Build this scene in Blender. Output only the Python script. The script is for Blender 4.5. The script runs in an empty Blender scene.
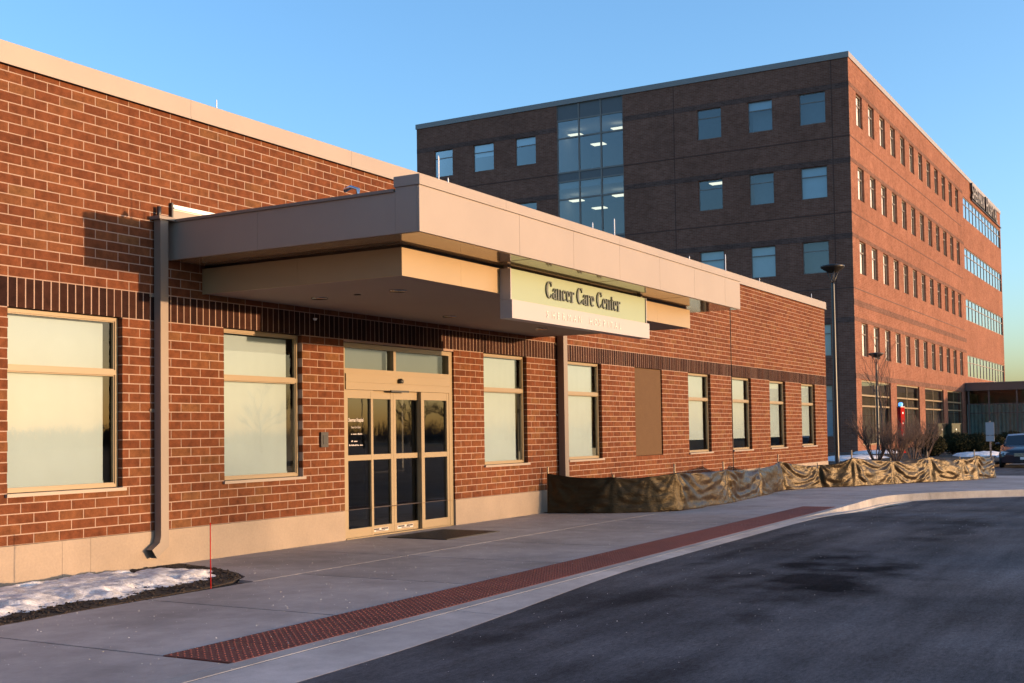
import bpy, math, random
from mathutils import Vector, Matrix, noise
random.seed(7)
sc = bpy.context.scene
C = sc.collection
R = math.radians

# ------------------------------------------------------------------ camera
cam = bpy.data.cameras.new('camera')
cam_o = bpy.data.objects.new('camera', cam); C.objects.link(cam_o)
CAM = Vector((0.0, -10.1, 1.436))
yaw, pit, rol = 1.04935319, 0.0406300461, -0.0145192164
fwd = Vector((math.sin(yaw)*math.cos(pit), math.cos(yaw)*math.cos(pit), math.sin(pit)))
rgt = Vector((math.cos(yaw), -math.sin(yaw), 0)); upv = rgt.cross(fwd)
r2 = rgt*math.cos(rol) + upv*math.sin(rol); u2 = upv*math.cos(rol) - rgt*math.sin(rol)
cam_o.matrix_world = Matrix(((r2.x, u2.x, -fwd.x, CAM.x), (r2.y, u2.y, -fwd.y, CAM.y), (r2.z, u2.z, -fwd.z, CAM.z), (0, 0, 0, 1)))
cam.sensor_width = 36; cam.lens = 1190.9/1024*36
cam.shift_x = -3.07/1024; cam.shift_y = 42.0/1024
cam.clip_start = 0.1; cam.clip_end = 6000
sc.camera = cam_o

# ------------------------------------------------------------------ sky, sun, exposure
SUN_EL, SUN_AZ = 3.1, 161.25          # degrees; azimuth from +Y towards +X
w = bpy.data.worlds.new('World'); sc.world = w; w.use_nodes = True
sky = w.node_tree.nodes.new('ShaderNodeTexSky'); sky.sky_type = 'NISHITA'; sky.sun_disc = False
sky.sun_elevation = R(SUN_EL); sky.sun_rotation = R(SUN_AZ)
sky.air_density = 0.85; sky.dust_density = 1.7; sky.ozone_density = 2.7
bg = w.node_tree.nodes['Background']; bg.inputs[1].default_value = 0.15
w.node_tree.links.new(sky.outputs[0], bg.inputs[0])
sl = bpy.data.lights.new('sun', 'SUN'); sl.energy = 1.4; sl.angle = R(0.55); sl.color = (1.0, 0.62, 0.34)
so = bpy.data.objects.new('sun', sl); C.objects.link(so)
sd = Vector((math.sin(R(SUN_AZ))*math.cos(R(SUN_EL)), math.cos(R(SUN_AZ))*math.cos(R(SUN_EL)), math.sin(R(SUN_EL))))
so.rotation_euler = sd.to_track_quat('Z', 'Y').to_euler(); so.location = sd*60
sc.view_settings.view_transform = 'Standard'; sc.view_settings.look = 'None'
sc.view_settings.exposure = 2.45; sc.view_settings.gamma = 1.0; sc.view_settings.use_curve_mapping = False

# ------------------------------------------------------------------ materials
def mat(name):
    m = bpy.data.materials.new(name); m.use_nodes = True
    nt = m.node_tree; p = nt.nodes['Principled BSDF']
    return m, nt, p
def N(nt, t, **kw):
    n = nt.nodes.new(t)
    for k, v in kw.items(): setattr(n, k, v)
    return n
def math_n(nt, op, a, b=None, c=None):
    n = nt.nodes.new('ShaderNodeMath'); n.operation = op
    for i, v in enumerate((a, b, c)):
        if v is None: continue
        if isinstance(v, (int, float)): n.inputs[i].default_value = v
        else: nt.links.new(v, n.inputs[i])
    return n.outputs[0]
def mixc(nt, fac, a, b, mode='MIX'):
    n = nt.nodes.new('ShaderNodeMix'); n.data_type = 'RGBA'; n.blend_type = mode
    for s, v in ((n.inputs[0], fac), (n.inputs[6], a), (n.inputs[7], b)):
        if isinstance(v, (int, float)): s.default_value = v
        elif isinstance(v, tuple): s.default_value = v + (1,) if len(v) == 3 else v
        else: nt.links.new(v, s)
    return n.outputs[2]
def noise_n(nt, scale, detail=4, rough=0.6, vec=None, stretch=None):
    geo = N(nt, 'ShaderNodeNewGeometry').outputs['Position'] if vec is None else vec
    if stretch:
        mp = N(nt, 'ShaderNodeMapping'); mp.inputs['Scale'].default_value = stretch
        nt.links.new(geo, mp.inputs[0]); geo = mp.outputs[0]
    n = N(nt, 'ShaderNodeTexNoise'); n.inputs['Scale'].default_value = scale
    n.inputs['Detail'].default_value = detail; n.inputs['Roughness'].default_value = rough
    nt.links.new(geo, n.inputs['Vector'])
    return n.outputs[0]
def rng(nt, v, a, b, c=0.0, d=1.0):
    n = N(nt, 'ShaderNodeMapRange'); nt.links.new(v, n.inputs[0])
    for i, x in enumerate((a, b, c, d)): n.inputs[i+1].default_value = x
    return n.outputs[0]
def bump(nt, p, h, strength, dist):
    b = N(nt, 'ShaderNodeBump'); b.inputs['Strength'].default_value = strength; b.inputs['Distance'].default_value = dist
    nt.links.new(h, b.inputs['Height']); nt.links.new(b.outputs[0], p.inputs['Normal'])
def plain(name, col, rough=0.6, metal=0.0, var=0.12, scale=3.0, bmp=0.0, bscale=60, bdist=0.004, spec=0.5, fine=0.0):
    m, nt, p = mat(name)
    n1 = rng(nt, noise_n(nt, scale, 5), 0.25, 0.75)
    lo = tuple(c*(1-var) for c in col); hi = tuple(min(1, c*(1+var)) for c in col)
    cc = mixc(nt, n1, lo, hi)
    if fine:
        n2 = rng(nt, noise_n(nt, bscale, 3), 0.3, 0.7, 1-fine, 1+fine)
        cc = mixc(nt, 1.0, cc, n2, 'MULTIPLY')
    nt.links.new(cc, p.inputs['Base Color'])
    p.inputs['Roughness'].default_value = rough; p.inputs['Metallic'].default_value = metal
    p.inputs['Specular IOR Level'].default_value = spec
    if bmp: bump(nt, p, noise_n(nt, bscale, 4), bmp, bdist)
    return m
M = {}
Z0, CH, BL = 0.397, 0.1016, 0.3048     # first brick bed, course height, brick pitch
X_OFF = 7.62
def brick_mat(name, soldier=False):
    m, nt, p = mat(name)
    pos = N(nt, 'ShaderNodeNewGeometry').outputs['Position']
    sx = N(nt, 'ShaderNodeSeparateXYZ'); nt.links.new(pos, sx.inputs[0])
    if soldier:
        col = math_n(nt, 'FLOOR', math_n(nt, 'DIVIDE', math_n(nt, 'SUBTRACT', sx.outputs[0], X_OFF-50.8), CH)); row = 0.0
    else:
        row = math_n(nt, 'FLOOR', math_n(nt, 'DIVIDE', math_n(nt, 'SUBTRACT', sx.outputs[2], Z0), CH))
        par = math_n(nt, 'MULTIPLY', math_n(nt, 'FLOORED_MODULO', row, 2.0), BL/2)
        col = math_n(nt, 'FLOOR', math_n(nt, 'DIVIDE', math_n(nt, 'SUBTRACT', math_n(nt, 'SUBTRACT', sx.outputs[0], X_OFF-60.96), par), BL))
    cb = N(nt, 'ShaderNodeCombineXYZ')
    nt.links.new(col, cb.inputs[0])
    if not soldier: nt.links.new(row, cb.inputs[1])
    wn = N(nt, 'ShaderNodeTexWhiteNoise'); nt.links.new(cb.outputs[0], wn.inputs[0])
    ramp = N(nt, 'ShaderNodeValToRGB'); nt.links.new(wn.outputs[0], ramp.inputs[0])
    cols = ([(0, (.020, .0090, .0075)), (.5, (.032, .0130, .0092)), (1, (.044, .0175, .011))] if soldier else
            [(0, (.102, .034, .016)), (.15, (.114, .038, .0175)), (.5, (.126, .043, .0195)), (.85, (.140, .052, .023)), (1, (.138, .062, .027))])
    el = ramp.color_ramp.elements
    el[0].position = cols[0][0]; el[0].color = cols[0][1] + (1,); el[1].position = 1; el[1].color = cols[-1][1] + (1,)
    for q, c in cols[1:-1]:
        e = el.new(q); e.color = c + (1,)
    blot = rng(nt, noise_n(nt, 9, 5, .65), .3, .72, .62, 1.28)
    fine = rng(nt, noise_n(nt, 90, 4, .7), .3, .7, .86, 1.14)
    c = mixc(nt, 1.0, ramp.outputs[0], blot, 'MULTIPLY'); c = mixc(nt, 1.0, c, fine, 'MULTIPLY')
    grime = rng(nt, noise_n(nt, .5, 5, .6), .3, .7, .88, 1.1)
    c = mixc(nt, 1.0, c, grime, 'MULTIPLY')
    nt.links.new(c, p.inputs['Base Color']); p.inputs['Roughness'].default_value = .85; p.inputs['Specular IOR Level'].default_value = .07
    bump(nt, p, noise_n(nt, 130, 4), .35, .003)
    return m
M['brick'] = brick_mat('brick'); M['soldier'] = brick_mat('soldier brick', True)
M['mortar'] = plain('mortar', (.29, .20, .155), .9, var=.12, scale=2, bmp=.4, bscale=150, fine=.1)
M['tan'] = plain('tan painted metal', (.262, .211, .172), .45, var=.06, scale=1.2, bmp=.12, bscale=2.2, bdist=.02)
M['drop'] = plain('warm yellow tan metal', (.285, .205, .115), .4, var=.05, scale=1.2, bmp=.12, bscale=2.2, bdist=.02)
M['soffit'] = plain('satin soffit metal', (.24, .165, .095), .07, var=.03, scale=.5, spec=.6)
M['ceiling'] = plain('canopy ceiling board', (.24, .19, .16), .8, var=.04, scale=1)
M['frame'] = plain('tan anodised frame', (.235, .178, .105), .4, var=.04, scale=1)
M['spout'] = plain('brown grey downspout paint', (.185, .145, .115), .5, var=.05, scale=2)
M['base'] = plain('foundation concrete', (.255, .202, .155), .85, var=.13, scale=1.6, bmp=.3, bscale=40, fine=.06)
M['white'] = plain('white painted metal', (.75, .75, .74), .5, var=.03)
M['steel'] = plain('bright metal', (.6, .6, .6), .25, metal=1.0, var=.04)
M['darksteel'] = plain('dull chrome', (.30, .30, .31), .12, metal=1.0, var=.04)
M['dark'] = plain('dark bronze metal', (.022, .019, .017), .4, var=.1)
M['black'] = plain('black plastic', (.012, .012, .012), .5, var=.1)
M['panel'] = plain('brown infill panel', (.095, .058, .033), .9, spec=.08, var=.05, scale=5, fine=.05, bscale=30)
M['shade'] = plain('cream roller shade', (.43, .48, .52), .9, var=.03, scale=3)
M['room'] = plain('dim room wall', (.25, .25, .25), .9, var=.05)
M['sage'] = plain('sage green sign paint', (.235, .285, .190), .45, var=.03, scale=1)
M['pink'] = plain('pale peach sign paint', (.345, .315, .315), .45, var=.03, scale=1)
M['letter'] = plain('dark grey sign letter', (.090, .10, .085), .5, var=.1)
M['pale_letter'] = plain('cream sign letter', (.55, .55, .52), .5, var=.03)
M['wood'] = plain('raw wood stake', (.46, .34, .20), .8, var=.2, scale=12)
M['red'] = plain('red plastic', (.36, .009, .007), .8, var=.1, scale=8, spec=.06)
M['mulch'] = plain('dark mulch', (.030, .020, .014), .95, var=.5, scale=25, bmp=1, bscale=45, bdist=.03)
M['soil'] = plain('dormant turf and soil', (.075, .060, .036), .95, var=.35, scale=1.2, bmp=.8, bscale=25, bdist=.03, fine=.3)
M['green_box'] = plain('green cabinet paint', (.035, .045, .026), .6, spec=.2, var=.08, scale=2)
M['rust'] = plain('brick red cast plate', (.145, .037, .027), .7, var=.25, scale=2.5, bmp=.3, bscale=80, fine=.25)
M['tyre'] = plain('tyre rubber', (.02, .02, .02), .8, var=.1)
M['car'] = plain('dark blue car paint', (.018, .020, .030), .2, var=.05)
M['bark'] = plain('bare twig bark', (.105, .066, .050), .9, var=.25, scale=4)
M['sidelight'] = plain('dull sign back', (.45, .42, .42), .6, var=.05)
def concrete(name, col, jitter=True):
    m, nt, p = mat(name)
    big = rng(nt, noise_n(nt, .45, 6, .65), .32, .68, .66, 1.16)
    mid = rng(nt, noise_n(nt, 2.2, 6, .7), .3, .7, .78, 1.16)
    broom = rng(nt, noise_n(nt, 6, 4, .7, stretch=(1, 22, 1)), .3, .7, .92, 1.08)
    fine = rng(nt, noise_n(nt, 170, 3, .7), .3, .7, .84, 1.16)
    c = mixc(nt, 1.0, col, big, 'MULTIPLY')
    for q in (mid, broom, fine): c = mixc(nt, 1.0, c, q, 'MULTIPLY')
    oi = N(nt, 'ShaderNodeObjectInfo').outputs['Random']
    c = mixc(nt, 1.0, c, rng(nt, oi, 0, 1, .90, 1.08), 'MULTIPLY')
    nt.links.new(c, p.inputs['Base Color']); p.inputs['Roughness'].default_value = .8
    bump(nt, p, noise_n(nt, 120, 4, .7), .25, .004)
    return m
M['walk'] = concrete('sidewalk concrete', (.35, .31, .295)); M['kerb'] = concrete('kerb concrete', (.37, .345, .33))
M['filler'] = plain('rusty joint filler', (.075, .036, .022), .95, var=.3, scale=3)
M['gutter'] = concrete('gutter concrete', (.44, .41, .40))
def asphalt():
    m, nt, p = mat('asphalt')
    pos = N(nt, 'ShaderNodeNewGeometry').outputs['Position']
    agg = math_n(nt, 'MULTIPLY', rng(nt, noise_n(nt, 140, 3, .8), .3, .7, .55, 1.5), rng(nt, noise_n(nt, 24, 5, .8, stretch=(.6, 1.6, 1)), .3, .7, .62, 1.42))
    big = rng(nt, noise_n(nt, .45, 6, .65), .3, .7, .55, 1.45)
    streak = rng(nt, noise_n(nt, 1.2, 5, .6, stretch=(.25, 2.2, 1)), .3, .7, .65, 1.35)
    c = mixc(nt, 1.0, (.041, .045, .056), agg, 'MULTIPLY')
    c = mixc(nt, 1.0, c, big, 'MULTIPLY'); c = mixc(nt, 1.0, c, streak, 'MULTIPLY')
    # damp stains: blobs with their own ragged outline on the pavement
    wob = N(nt, 'ShaderNodeTexNoise'); wob.inputs['Scale'].default_value = 1.3; wob.inputs['Detail'].default_value = 5
    nt.links.new(pos, wob.inputs['Vector'])
    total = None
    for (x, y, a, b, amp) in ((11.4, -6.75, 1.75, .72, 1.0), (10.4, -7.3, .8, .35, .7), (18.0, -7.0, 2.2, .32, .6), (14.5, -5.35, 2.6, .16, .6), (8.8, -5.75, 1.8, .22, .5), (6.2, -7.2, 1.1, .25, .4)):
        sb = N(nt, 'ShaderNodeVectorMath'); sb.operation = 'SUBTRACT'; nt.links.new(pos, sb.inputs[0]); sb.inputs[1].default_value = (x, y, 0)
        ml = N(nt, 'ShaderNodeVectorMath'); ml.operation = 'MULTIPLY'; nt.links.new(sb.outputs[0], ml.inputs[0]); ml.inputs[1].default_value = (1/a, 1/b, 0)
        ln = N(nt, 'ShaderNodeVectorMath'); ln.operation = 'LENGTH'; nt.links.new(ml.outputs[0], ln.inputs[0])
        d = math_n(nt, 'ADD', ln.outputs['Value'], rng(nt, wob.outputs[0], .3, .7, -.75, .75))
        v = math_n(nt, 'MULTIPLY', rng(nt, d, .45, 1.25, 1, 0), amp)
        total = v if total is None else math_n(nt, 'MAXIMUM', total, v)
    c = mixc(nt, total, c, mixc(nt, 1.0, c, (.20, .19, .20), 'MULTIPLY'))
    nt.links.new(c, p.inputs['Base Color'])
    rgh = math_n(nt, 'SUBTRACT', rng(nt, noise_n(nt, .8, 4), .3, .7, .8, .95), math_n(nt, 'MULTIPLY', total, .05))
    nt.links.new(rgh, p.inputs['Roughness']); nt.links.new(math_n(nt, 'MULTIPLY', math_n(nt, 'MULTIPLY', math_n(nt, 'SUBTRACT', 1.0, math_n(nt, 'MULTIPLY', total, .85)), big), math_n(nt, 'MULTIPLY', streak, agg)), (spm := N(nt, 'ShaderNodeMath', operation='MULTIPLY')).inputs[0]); spm.inputs[1].default_value = .28; nt.links.new(spm.outputs[0], p.inputs['Specular IOR Level'])
    bump(nt, p, noise_n(nt, 110, 4, .8), .5, .006)
    return m
M['asphalt'] = asphalt()
def snow_mat():
    m, nt, p = mat('snow')
    n = rng(nt, noise_n(nt, 11, 6, .75), .30, .62)
    nt.links.new(mixc(nt, n, (.36, .34, .33), (.84, .84, .85)), p.inputs['Base Color'])
    p.inputs['Roughness'].default_value = .6; p.inputs['Subsurface Weight'].default_value = .0
    bump(nt, p, noise_n(nt, 40, 5, .7), .6, .02)
    return m
M['snow'] = snow_mat()
def glass(name, tint, gain=1.7, ior=1.5):
    m, nt, p = mat(name); nt.nodes.remove(p)
    fr = N(nt, 'ShaderNodeFresnel'); fr.inputs[0].default_value = ior
    fac = math_n(nt, 'MINIMUM', math_n(nt, 'MULTIPLY', fr.outputs[0], gain), 1.0)
    tr = N(nt, 'ShaderNodeBsdfTransparent'); tr.inputs[0].default_value = tint + (1,)
    gl = N(nt, 'ShaderNodeBsdfGlossy'); gl.inputs['Roughness'].default_value = .012
    mx = N(nt, 'ShaderNodeMixShader'); nt.links.new(fac, mx.inputs[0]); nt.links.new(tr.outputs[0], mx.inputs[1]); nt.links.new(gl.outputs[0], mx.inputs[2])
    b = N(nt, 'ShaderNodeBump'); b.inputs['Strength'].default_value = .05; b.inputs['Distance'].default_value = .02
    nt.links.new(noise_n(nt, 1.3, 2), b.inputs['Height']); nt.links.new(b.outputs[0], gl.inputs['Normal'])
    nt.links.new(mx.outputs[0], nt.nodes['Material Output'].inputs[0])
    return m
M['glass'] = glass('window glass', (.72, .78, .78), 1.25); M['door_glass'] = glass('tinted door glass', (.42, .42, .42), 2.1)
M['blue_glass'] = glass('tinted tower glass', (.55, .66, .72), 2.2, 1.6)
M['clear_glass'] = glass('clear tower glass', (.93, .95, .97), 1.4)
M['wing_glass'] = glass('clear wing glass', (.6, .7, .7), 1.0)
def emit(name, col, s):
    m, nt, p = mat(name); p.inputs['Base Color'].default_value = col + (1,)
    p.inputs['Emission Color'].default_value = col + (1,); p.inputs['Emission Strength'].default_value = s
    return m
M['lamp_on'] = emit('lit ceiling lamp', (1, .86, .6), .35); M['blue_light'] = emit('lit blue beacon', (.10, .32, 1), .35)
def far_brick(name, band=False):
    m, nt, p = mat(name)
    pos = N(nt, 'ShaderNodeNewGeometry').outputs['Position']
    sx = N(nt, 'ShaderNodeSeparateXYZ'); nt.links.new(pos, sx.inputs[0])
    cb = N(nt, 'ShaderNodeCombineXYZ'); nt.links.new(math_n(nt, 'ADD', sx.outputs[0], sx.outputs[1]), cb.inputs[0]); nt.links.new(sx.outputs[2], cb.inputs[1])
    bt = N(nt, 'ShaderNodeTexBrick'); nt.links.new(cb.outputs[0], bt.inputs['Vector'])
    bt.inputs['Scale'].default_value = 1; bt.inputs['Brick Width'].default_value = .3048; bt.inputs['Row Height'].default_value = .1016
    bt.inputs['Mortar Size'].default_value = .006; bt.inputs['Bias'].default_value = -.1
    k = (.105, .056, .044) if band else (.172, .074, .049); k2 = (.15, .08, .062) if band else (.222, .101, .070)
    bt.inputs['Color1'].default_value = k + (1,); bt.inputs['Color2'].default_value = k2 + (1,)
    bt.inputs['Mortar'].default_value = (.24, .155, .12, 1) if not band else (.16, .115, .10, 1)
    c = mixc(nt, 1.0, bt.outputs[0], rng(nt, noise_n(nt, .35, 5, .6), .3, .7, .86, 1.12), 'MULTIPLY')
    c = mixc(nt, 1.0, c, rng(nt, noise_n(nt, 2.5, 4, .7), .3, .7, .84, 1.16), 'MULTIPLY')
    nt.links.new(c, p.inputs['Base Color']); p.inputs['Roughness'].default_value = .9; p.inputs['Specular IOR Level'].default_value = .05
    return m
M['far_brick'] = far_brick('hospital brick'); M['far_band'] = far_brick('hospital dark brick band', True)
M['joint'] = plain('dark joint sealer', (.095, .044, .032), .9)
M['step_shade'] = plain('black step shade', (.010, .008, .008), .95, spec=.03)
M['far_cop'] = plain('pale roof coping', (.24, .215, .20), .5, var=.04)
M['fascia_dark'] = plain('taupe fascia metal', (.13, .10, .09), .5, var=.05)
M['spandrel'] = plain('grey spandrel panel', (.11, .11, .115), .5, var=.05)
M['transom'] = plain('grey blue transom film', (.13, .155, .165), .8, var=.04)
M['mull'] = plain('tower window frame', (.20, .17, .15), .5, var=.05)
M['blind'] = plain('white window blind', (.74, .76, .76), .9, var=.05)
M['curtain'] = plain('grey brown curtain', (.060, .050, .040), .9, var=.25, scale=1.5)
M['wing_curtain'] = plain('pale sage curtain', (.34, .38, .34), .9, var=.25, scale=1.5)
def leaf_mat():
    m, nt, p = mat('evergreen leaf')
    c = mixc(nt, rng(nt, noise_n(nt, 7, 4), .3, .7), (.012, .013, .005), (.034, .031, .012))
    nt.links.new(c, p.inputs['Base Color']); p.inputs['Roughness'].default_value = .8; p.inputs['Specular IOR Level'].default_value = .1
    return m
M['leaf'] = leaf_mat()
def cloth_mat():
    m, nt, p = mat('black woven geotextile')
    c = mixc(nt, rng(nt, noise_n(nt, 2.2, 5, .65), .3, .7), (.013, .0090, .0060), (.034, .021, .0110))
    nt.links.new(c, p.inputs['Base Color'])
    p.inputs['Roughness'].default_value = .36; p.inputs['Specular IOR Level'].default_value = .30
    p.inputs['Specular Tint'].default_value = (1, .80, .48, 1)
    bump(nt, p, noise_n(nt, 11, 5, .62, stretch=(1, 1, 2.4)), .30, .05)
    return m
M['cloth'] = cloth_mat()

# ------------------------------------------------------------------ mesh helpers
class MB:
    def __init__(s): s.v = []; s.f = []; s.sm = []; s.uv = None
    def add(s, vs, fs, smooth=False):
        o = len(s.v); s.v += [tuple(v) for v in vs]
        for f in fs: s.f.append(tuple(i+o for i in f)); s.sm.append(smooth)
        return s
    def box(s, x0, x1, y0, y1, z0, z1):
        return s.add([(x0,y0,z0),(x1,y0,z0),(x1,y1,z0),(x0,y1,z0),(x0,y0,z1),(x1,y0,z1),(x1,y1,z1),(x0,y1,z1)],
                     [(0,3,2,1),(4,5,6,7),(0,1,5,4),(1,2,6,5),(2,3,7,6),(3,0,4,7)])
    def quad(s, a, b, c, d): return s.add([a, b, c, d], [(0,1,2,3)])
    def prism(s, poly, z0, z1):               # ccw polygon in plan
        n = len(poly); vs = [(x, y, z0) for x, y in poly] + [(x, y, z1) for x, y in poly]
        fs = [tuple(range(n-1, -1, -1)), tuple(range(n, 2*n))] + [(i, (i+1) % n, n+(i+1) % n, n+i) for i in range(n)]
        return s.add(vs, fs)
    def tube(s, pts, rad, n=6, cap=True):
        pts = [Vector(p) for p in pts]; rad = rad if isinstance(rad, (list, tuple)) else [rad]*len(pts)
        vs = []; fs = []
        for i, p in enumerate(pts):
            d = (pts[min(i+1, len(pts)-1)] - pts[max(i-1, 0)]).normalized()
            a = d.cross(Vector((0, 0, 1)) if abs(d.z) < .95 else Vector((1, 0, 0))).normalized(); b = d.cross(a)
            for k in range(n):
                t = 2*math.pi*k/n; vs.append(p + (a*math.cos(t) + b*math.sin(t))*rad[i])
        for i in range(len(pts)-1):
            for k in range(n):
                fs.append((i*n+k, i*n+(k+1) % n, (i+1)*n+(k+1) % n, (i+1)*n+k))
        if cap: fs += [tuple(range(n-1, -1, -1)), tuple(range((len(pts)-1)*n, len(pts)*n))]
        return s.add(vs, fs, True)
    def lathe(s, prof, c=(0, 0, 0), n=16):
        vs = []; fs = []
        for r_, z in prof:
            for k in range(n):
                t = 2*math.pi*k/n; vs.append((c[0]+r_*math.cos(t), c[1]+r_*math.sin(t), c[2]+z))
        for i in range(len(prof)-1):
            for k in range(n): fs.append((i*n+k, i*n+(k+1) % n, (i+1)*n+(k+1) % n, (i+1)*n+k))
        fs += [tuple(range(n-1, -1, -1)), tuple(range((len(prof)-1)*n, len(prof)*n))]
        return s.add(vs, fs, True)
    def mesh(s, name, m):
        me = bpy.data.meshes.new(name); me.from_pydata(s.v, [], s.f)
        me.polygons.foreach_set('use_smooth', s.sm)
        if s.uv:
            l = me.uv_layers.new(name='UVMap')
            for lp in me.loops: l.data[lp.index].uv = s.uv[lp.vertex_index]
        if m: me.materials.append(M[m] if isinstance(m, str) else m)
        me.update(); return me
    def build(s, name, m, parent=None, **kw): return put(name, s.mesh(name, m), parent, **kw)
def put(name, me, parent=None, loc=(0, 0, 0), rz=0.0, label=None, cat=None, group=None, kind=None, rel=False):
    o = bpy.data.objects.new(name, me); C.objects.link(o)
    o.location = loc; o.rotation_euler = (0, 0, rz)
    if parent is not None:
        o.parent = parent
        if parent.type == 'EMPTY' and not rel:      # geometry given in world coordinates
            o.matrix_parent_inverse = Matrix.Translation(-Vector(parent.location))
    tag(o, label, cat, group, kind); return o
def tag(o, label=None, cat=None, group=None, kind=None):
    for k, v in (('label', label), ('category', cat), ('group', group), ('kind', kind)):
        if v: o[k] = v
    return o
def thing(name, label, cat, loc=(0, 0, 0), rz=0.0, group=None):
    o = bpy.data.objects.new(name, None); C.objects.link(o); o.location = loc; o.rotation_euler = (0, 0, rz); o.empty_display_size = .3
    return tag(o, label, cat, group)
def box_part(name, m, parent, *b, **kw): return MB().box(*b).build(name, m, parent, **kw)

def facade(mb, horiz, const, u0, u1, z0, z1, holes, depth, sign):
    """wall sheet with rectangular openings and reveals; horiz 'x' (plane y=const) or 'y' (plane x=const); depth goes to const+sign*depth"""
    us = sorted({u0, u1, *[h[0] for h in holes], *[h[1] for h in holes]}); zs = sorted({z0, z1, *[h[2] for h in holes], *[h[3] for h in holes]})
    us = [u for u in us if u0 <= u <= u1]; zs = [z for z in zs if z0 <= z <= z1]
    P = (lambda u, z, d: (u, const+sign*d, z)) if horiz == 'x' else (lambda u, z, d: (const+sign*d, u, z))
    for i in range(len(us)-1):
        for j in range(len(zs)-1):
            cu, cz = (us[i]+us[i+1])/2, (zs[j]+zs[j+1])/2
            if any(h[0] < cu < h[1] and h[2] < cz < h[3] for h in holes): continue
            mb.quad(P(us[i], zs[j], 0), P(us[i+1], zs[j], 0), P(us[i+1], zs[j+1], 0), P(us[i], zs[j+1], 0))
    for a, b, c, d in holes:
        mb.quad(P(a, c, 0), P(a, d, 0), P(a, d, depth), P(a, c, depth)); mb.quad(P(b, c, 0), P(b, c, depth), P(b, d, depth), P(b, d, 0))
        mb.quad(P(a, d, 0), P(b, d, 0), P(b, d, depth), P(a, d, depth)); mb.quad(P(a, c, 0), P(a, c, depth), P(b, c, depth), P(b, c, 0))

# ------------------------------------------------------------------ ground, road, walk
def sstep(a, b, x):
    t = max(0, min(1, (x-a)/(b-a))); return t*t*(3-2*t)
def drop(x): return .003 + .147*sstep(18.5, 24.5, x)
MB().quad((-1500, -1500, -.30), (1500, -1500, -.30), (1500, 1500, -.30), (-1500, 1500, -.30)).build('ground', 'soil', kind='structure')
def road_sheet(name, xs, ys, zf):
    mb = MB(); n = len(ys)
    mb.add([(x, y, zf(x, y)) for x in xs for y in ys], [(i*n+j, (i+1)*n+j, (i+1)*n+j+1, i*n+j+1) for i in range(len(xs)-1) for j in range(n-1)], True)
    return mb.build(name, 'asphalt', kind='structure')
road_sheet('road', [-60, -30, -10, 0, 10, 15, 18, 19, 20, 21, 22, 23, 24, 25, 26, 28.2, 32, 36.19], [-70, -30, -15, -10, -7, -4.75], lambda x, y: -drop(x)-.006)
road_sheet('driveway', [36.2, 60, 105.5], [-70, -30, -4.0, -2.6], lambda x, y: -.156)

# kerb path (front top edge), sampled densely through control points
ctl = [(-20, -5.5), (0, -5.03), (5.7, -4.885), (13, -4.69), (20, -4.51), (22.5, -4.43), (24.0, -4.36), (25.2, -4.40), (26.4, -4.78), (27.5, -5.55), (28.6, -6.72), (29.8, -8.1), (31.5, -9.8), (34, -11.8), (37.4, -14.2)]
def catmull(pts, step):
    out = []
    for i in range(len(pts)-1):
        p = [Vector(pts[max(0, min(len(pts)-1, i+k))]) for k in (-1, 0, 1, 2)]
        n = max(1, int((p[2]-p[1]).length/step))
        for k in range(n):
            t = k/n; out.append(.5*((2*p[1]) + (p[2]-p[0])*t + (2*p[0]-5*p[1]+4*p[2]-p[3])*t*t + (3*p[1]-p[0]-3*p[2]+p[3])*t**3))
    out.append(Vector(pts[-1])); return out
kp = catmull(ctl, .35)
def offset(path, d):
    o = []
    for i, p in enumerate(path):
        t = (path[min(i+1, len(path)-1)] - path[max(0, i-1)]).normalized(); o.append(p + Vector((-t.y, t.x))*d)
    return o
kb = offset(kp, .15)
def kerb_y(path, x):                                 # y of the walk-side kerb line at x (first crossing)
    for a, b in zip(path, path[1:]):
        if a.x <= x <= b.x: return a.y + (b.y-a.y)*(x-a.x)/max(1e-6, b.x-a.x)
    return -30
seg = []; acc = 0; cur = [0]
for i in range(1, len(kp)):
    acc += (kp[i]-kp[i-1]).length; cur.append(i)
    if acc > 2.9: seg.append(cur); cur = [i]; acc = 0
seg.append(cur)
kroot = thing('kerb', 'pale concrete kerb and gutter curving along the asphalt edge', 'kerb', (14, -4.7, 0))
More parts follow.
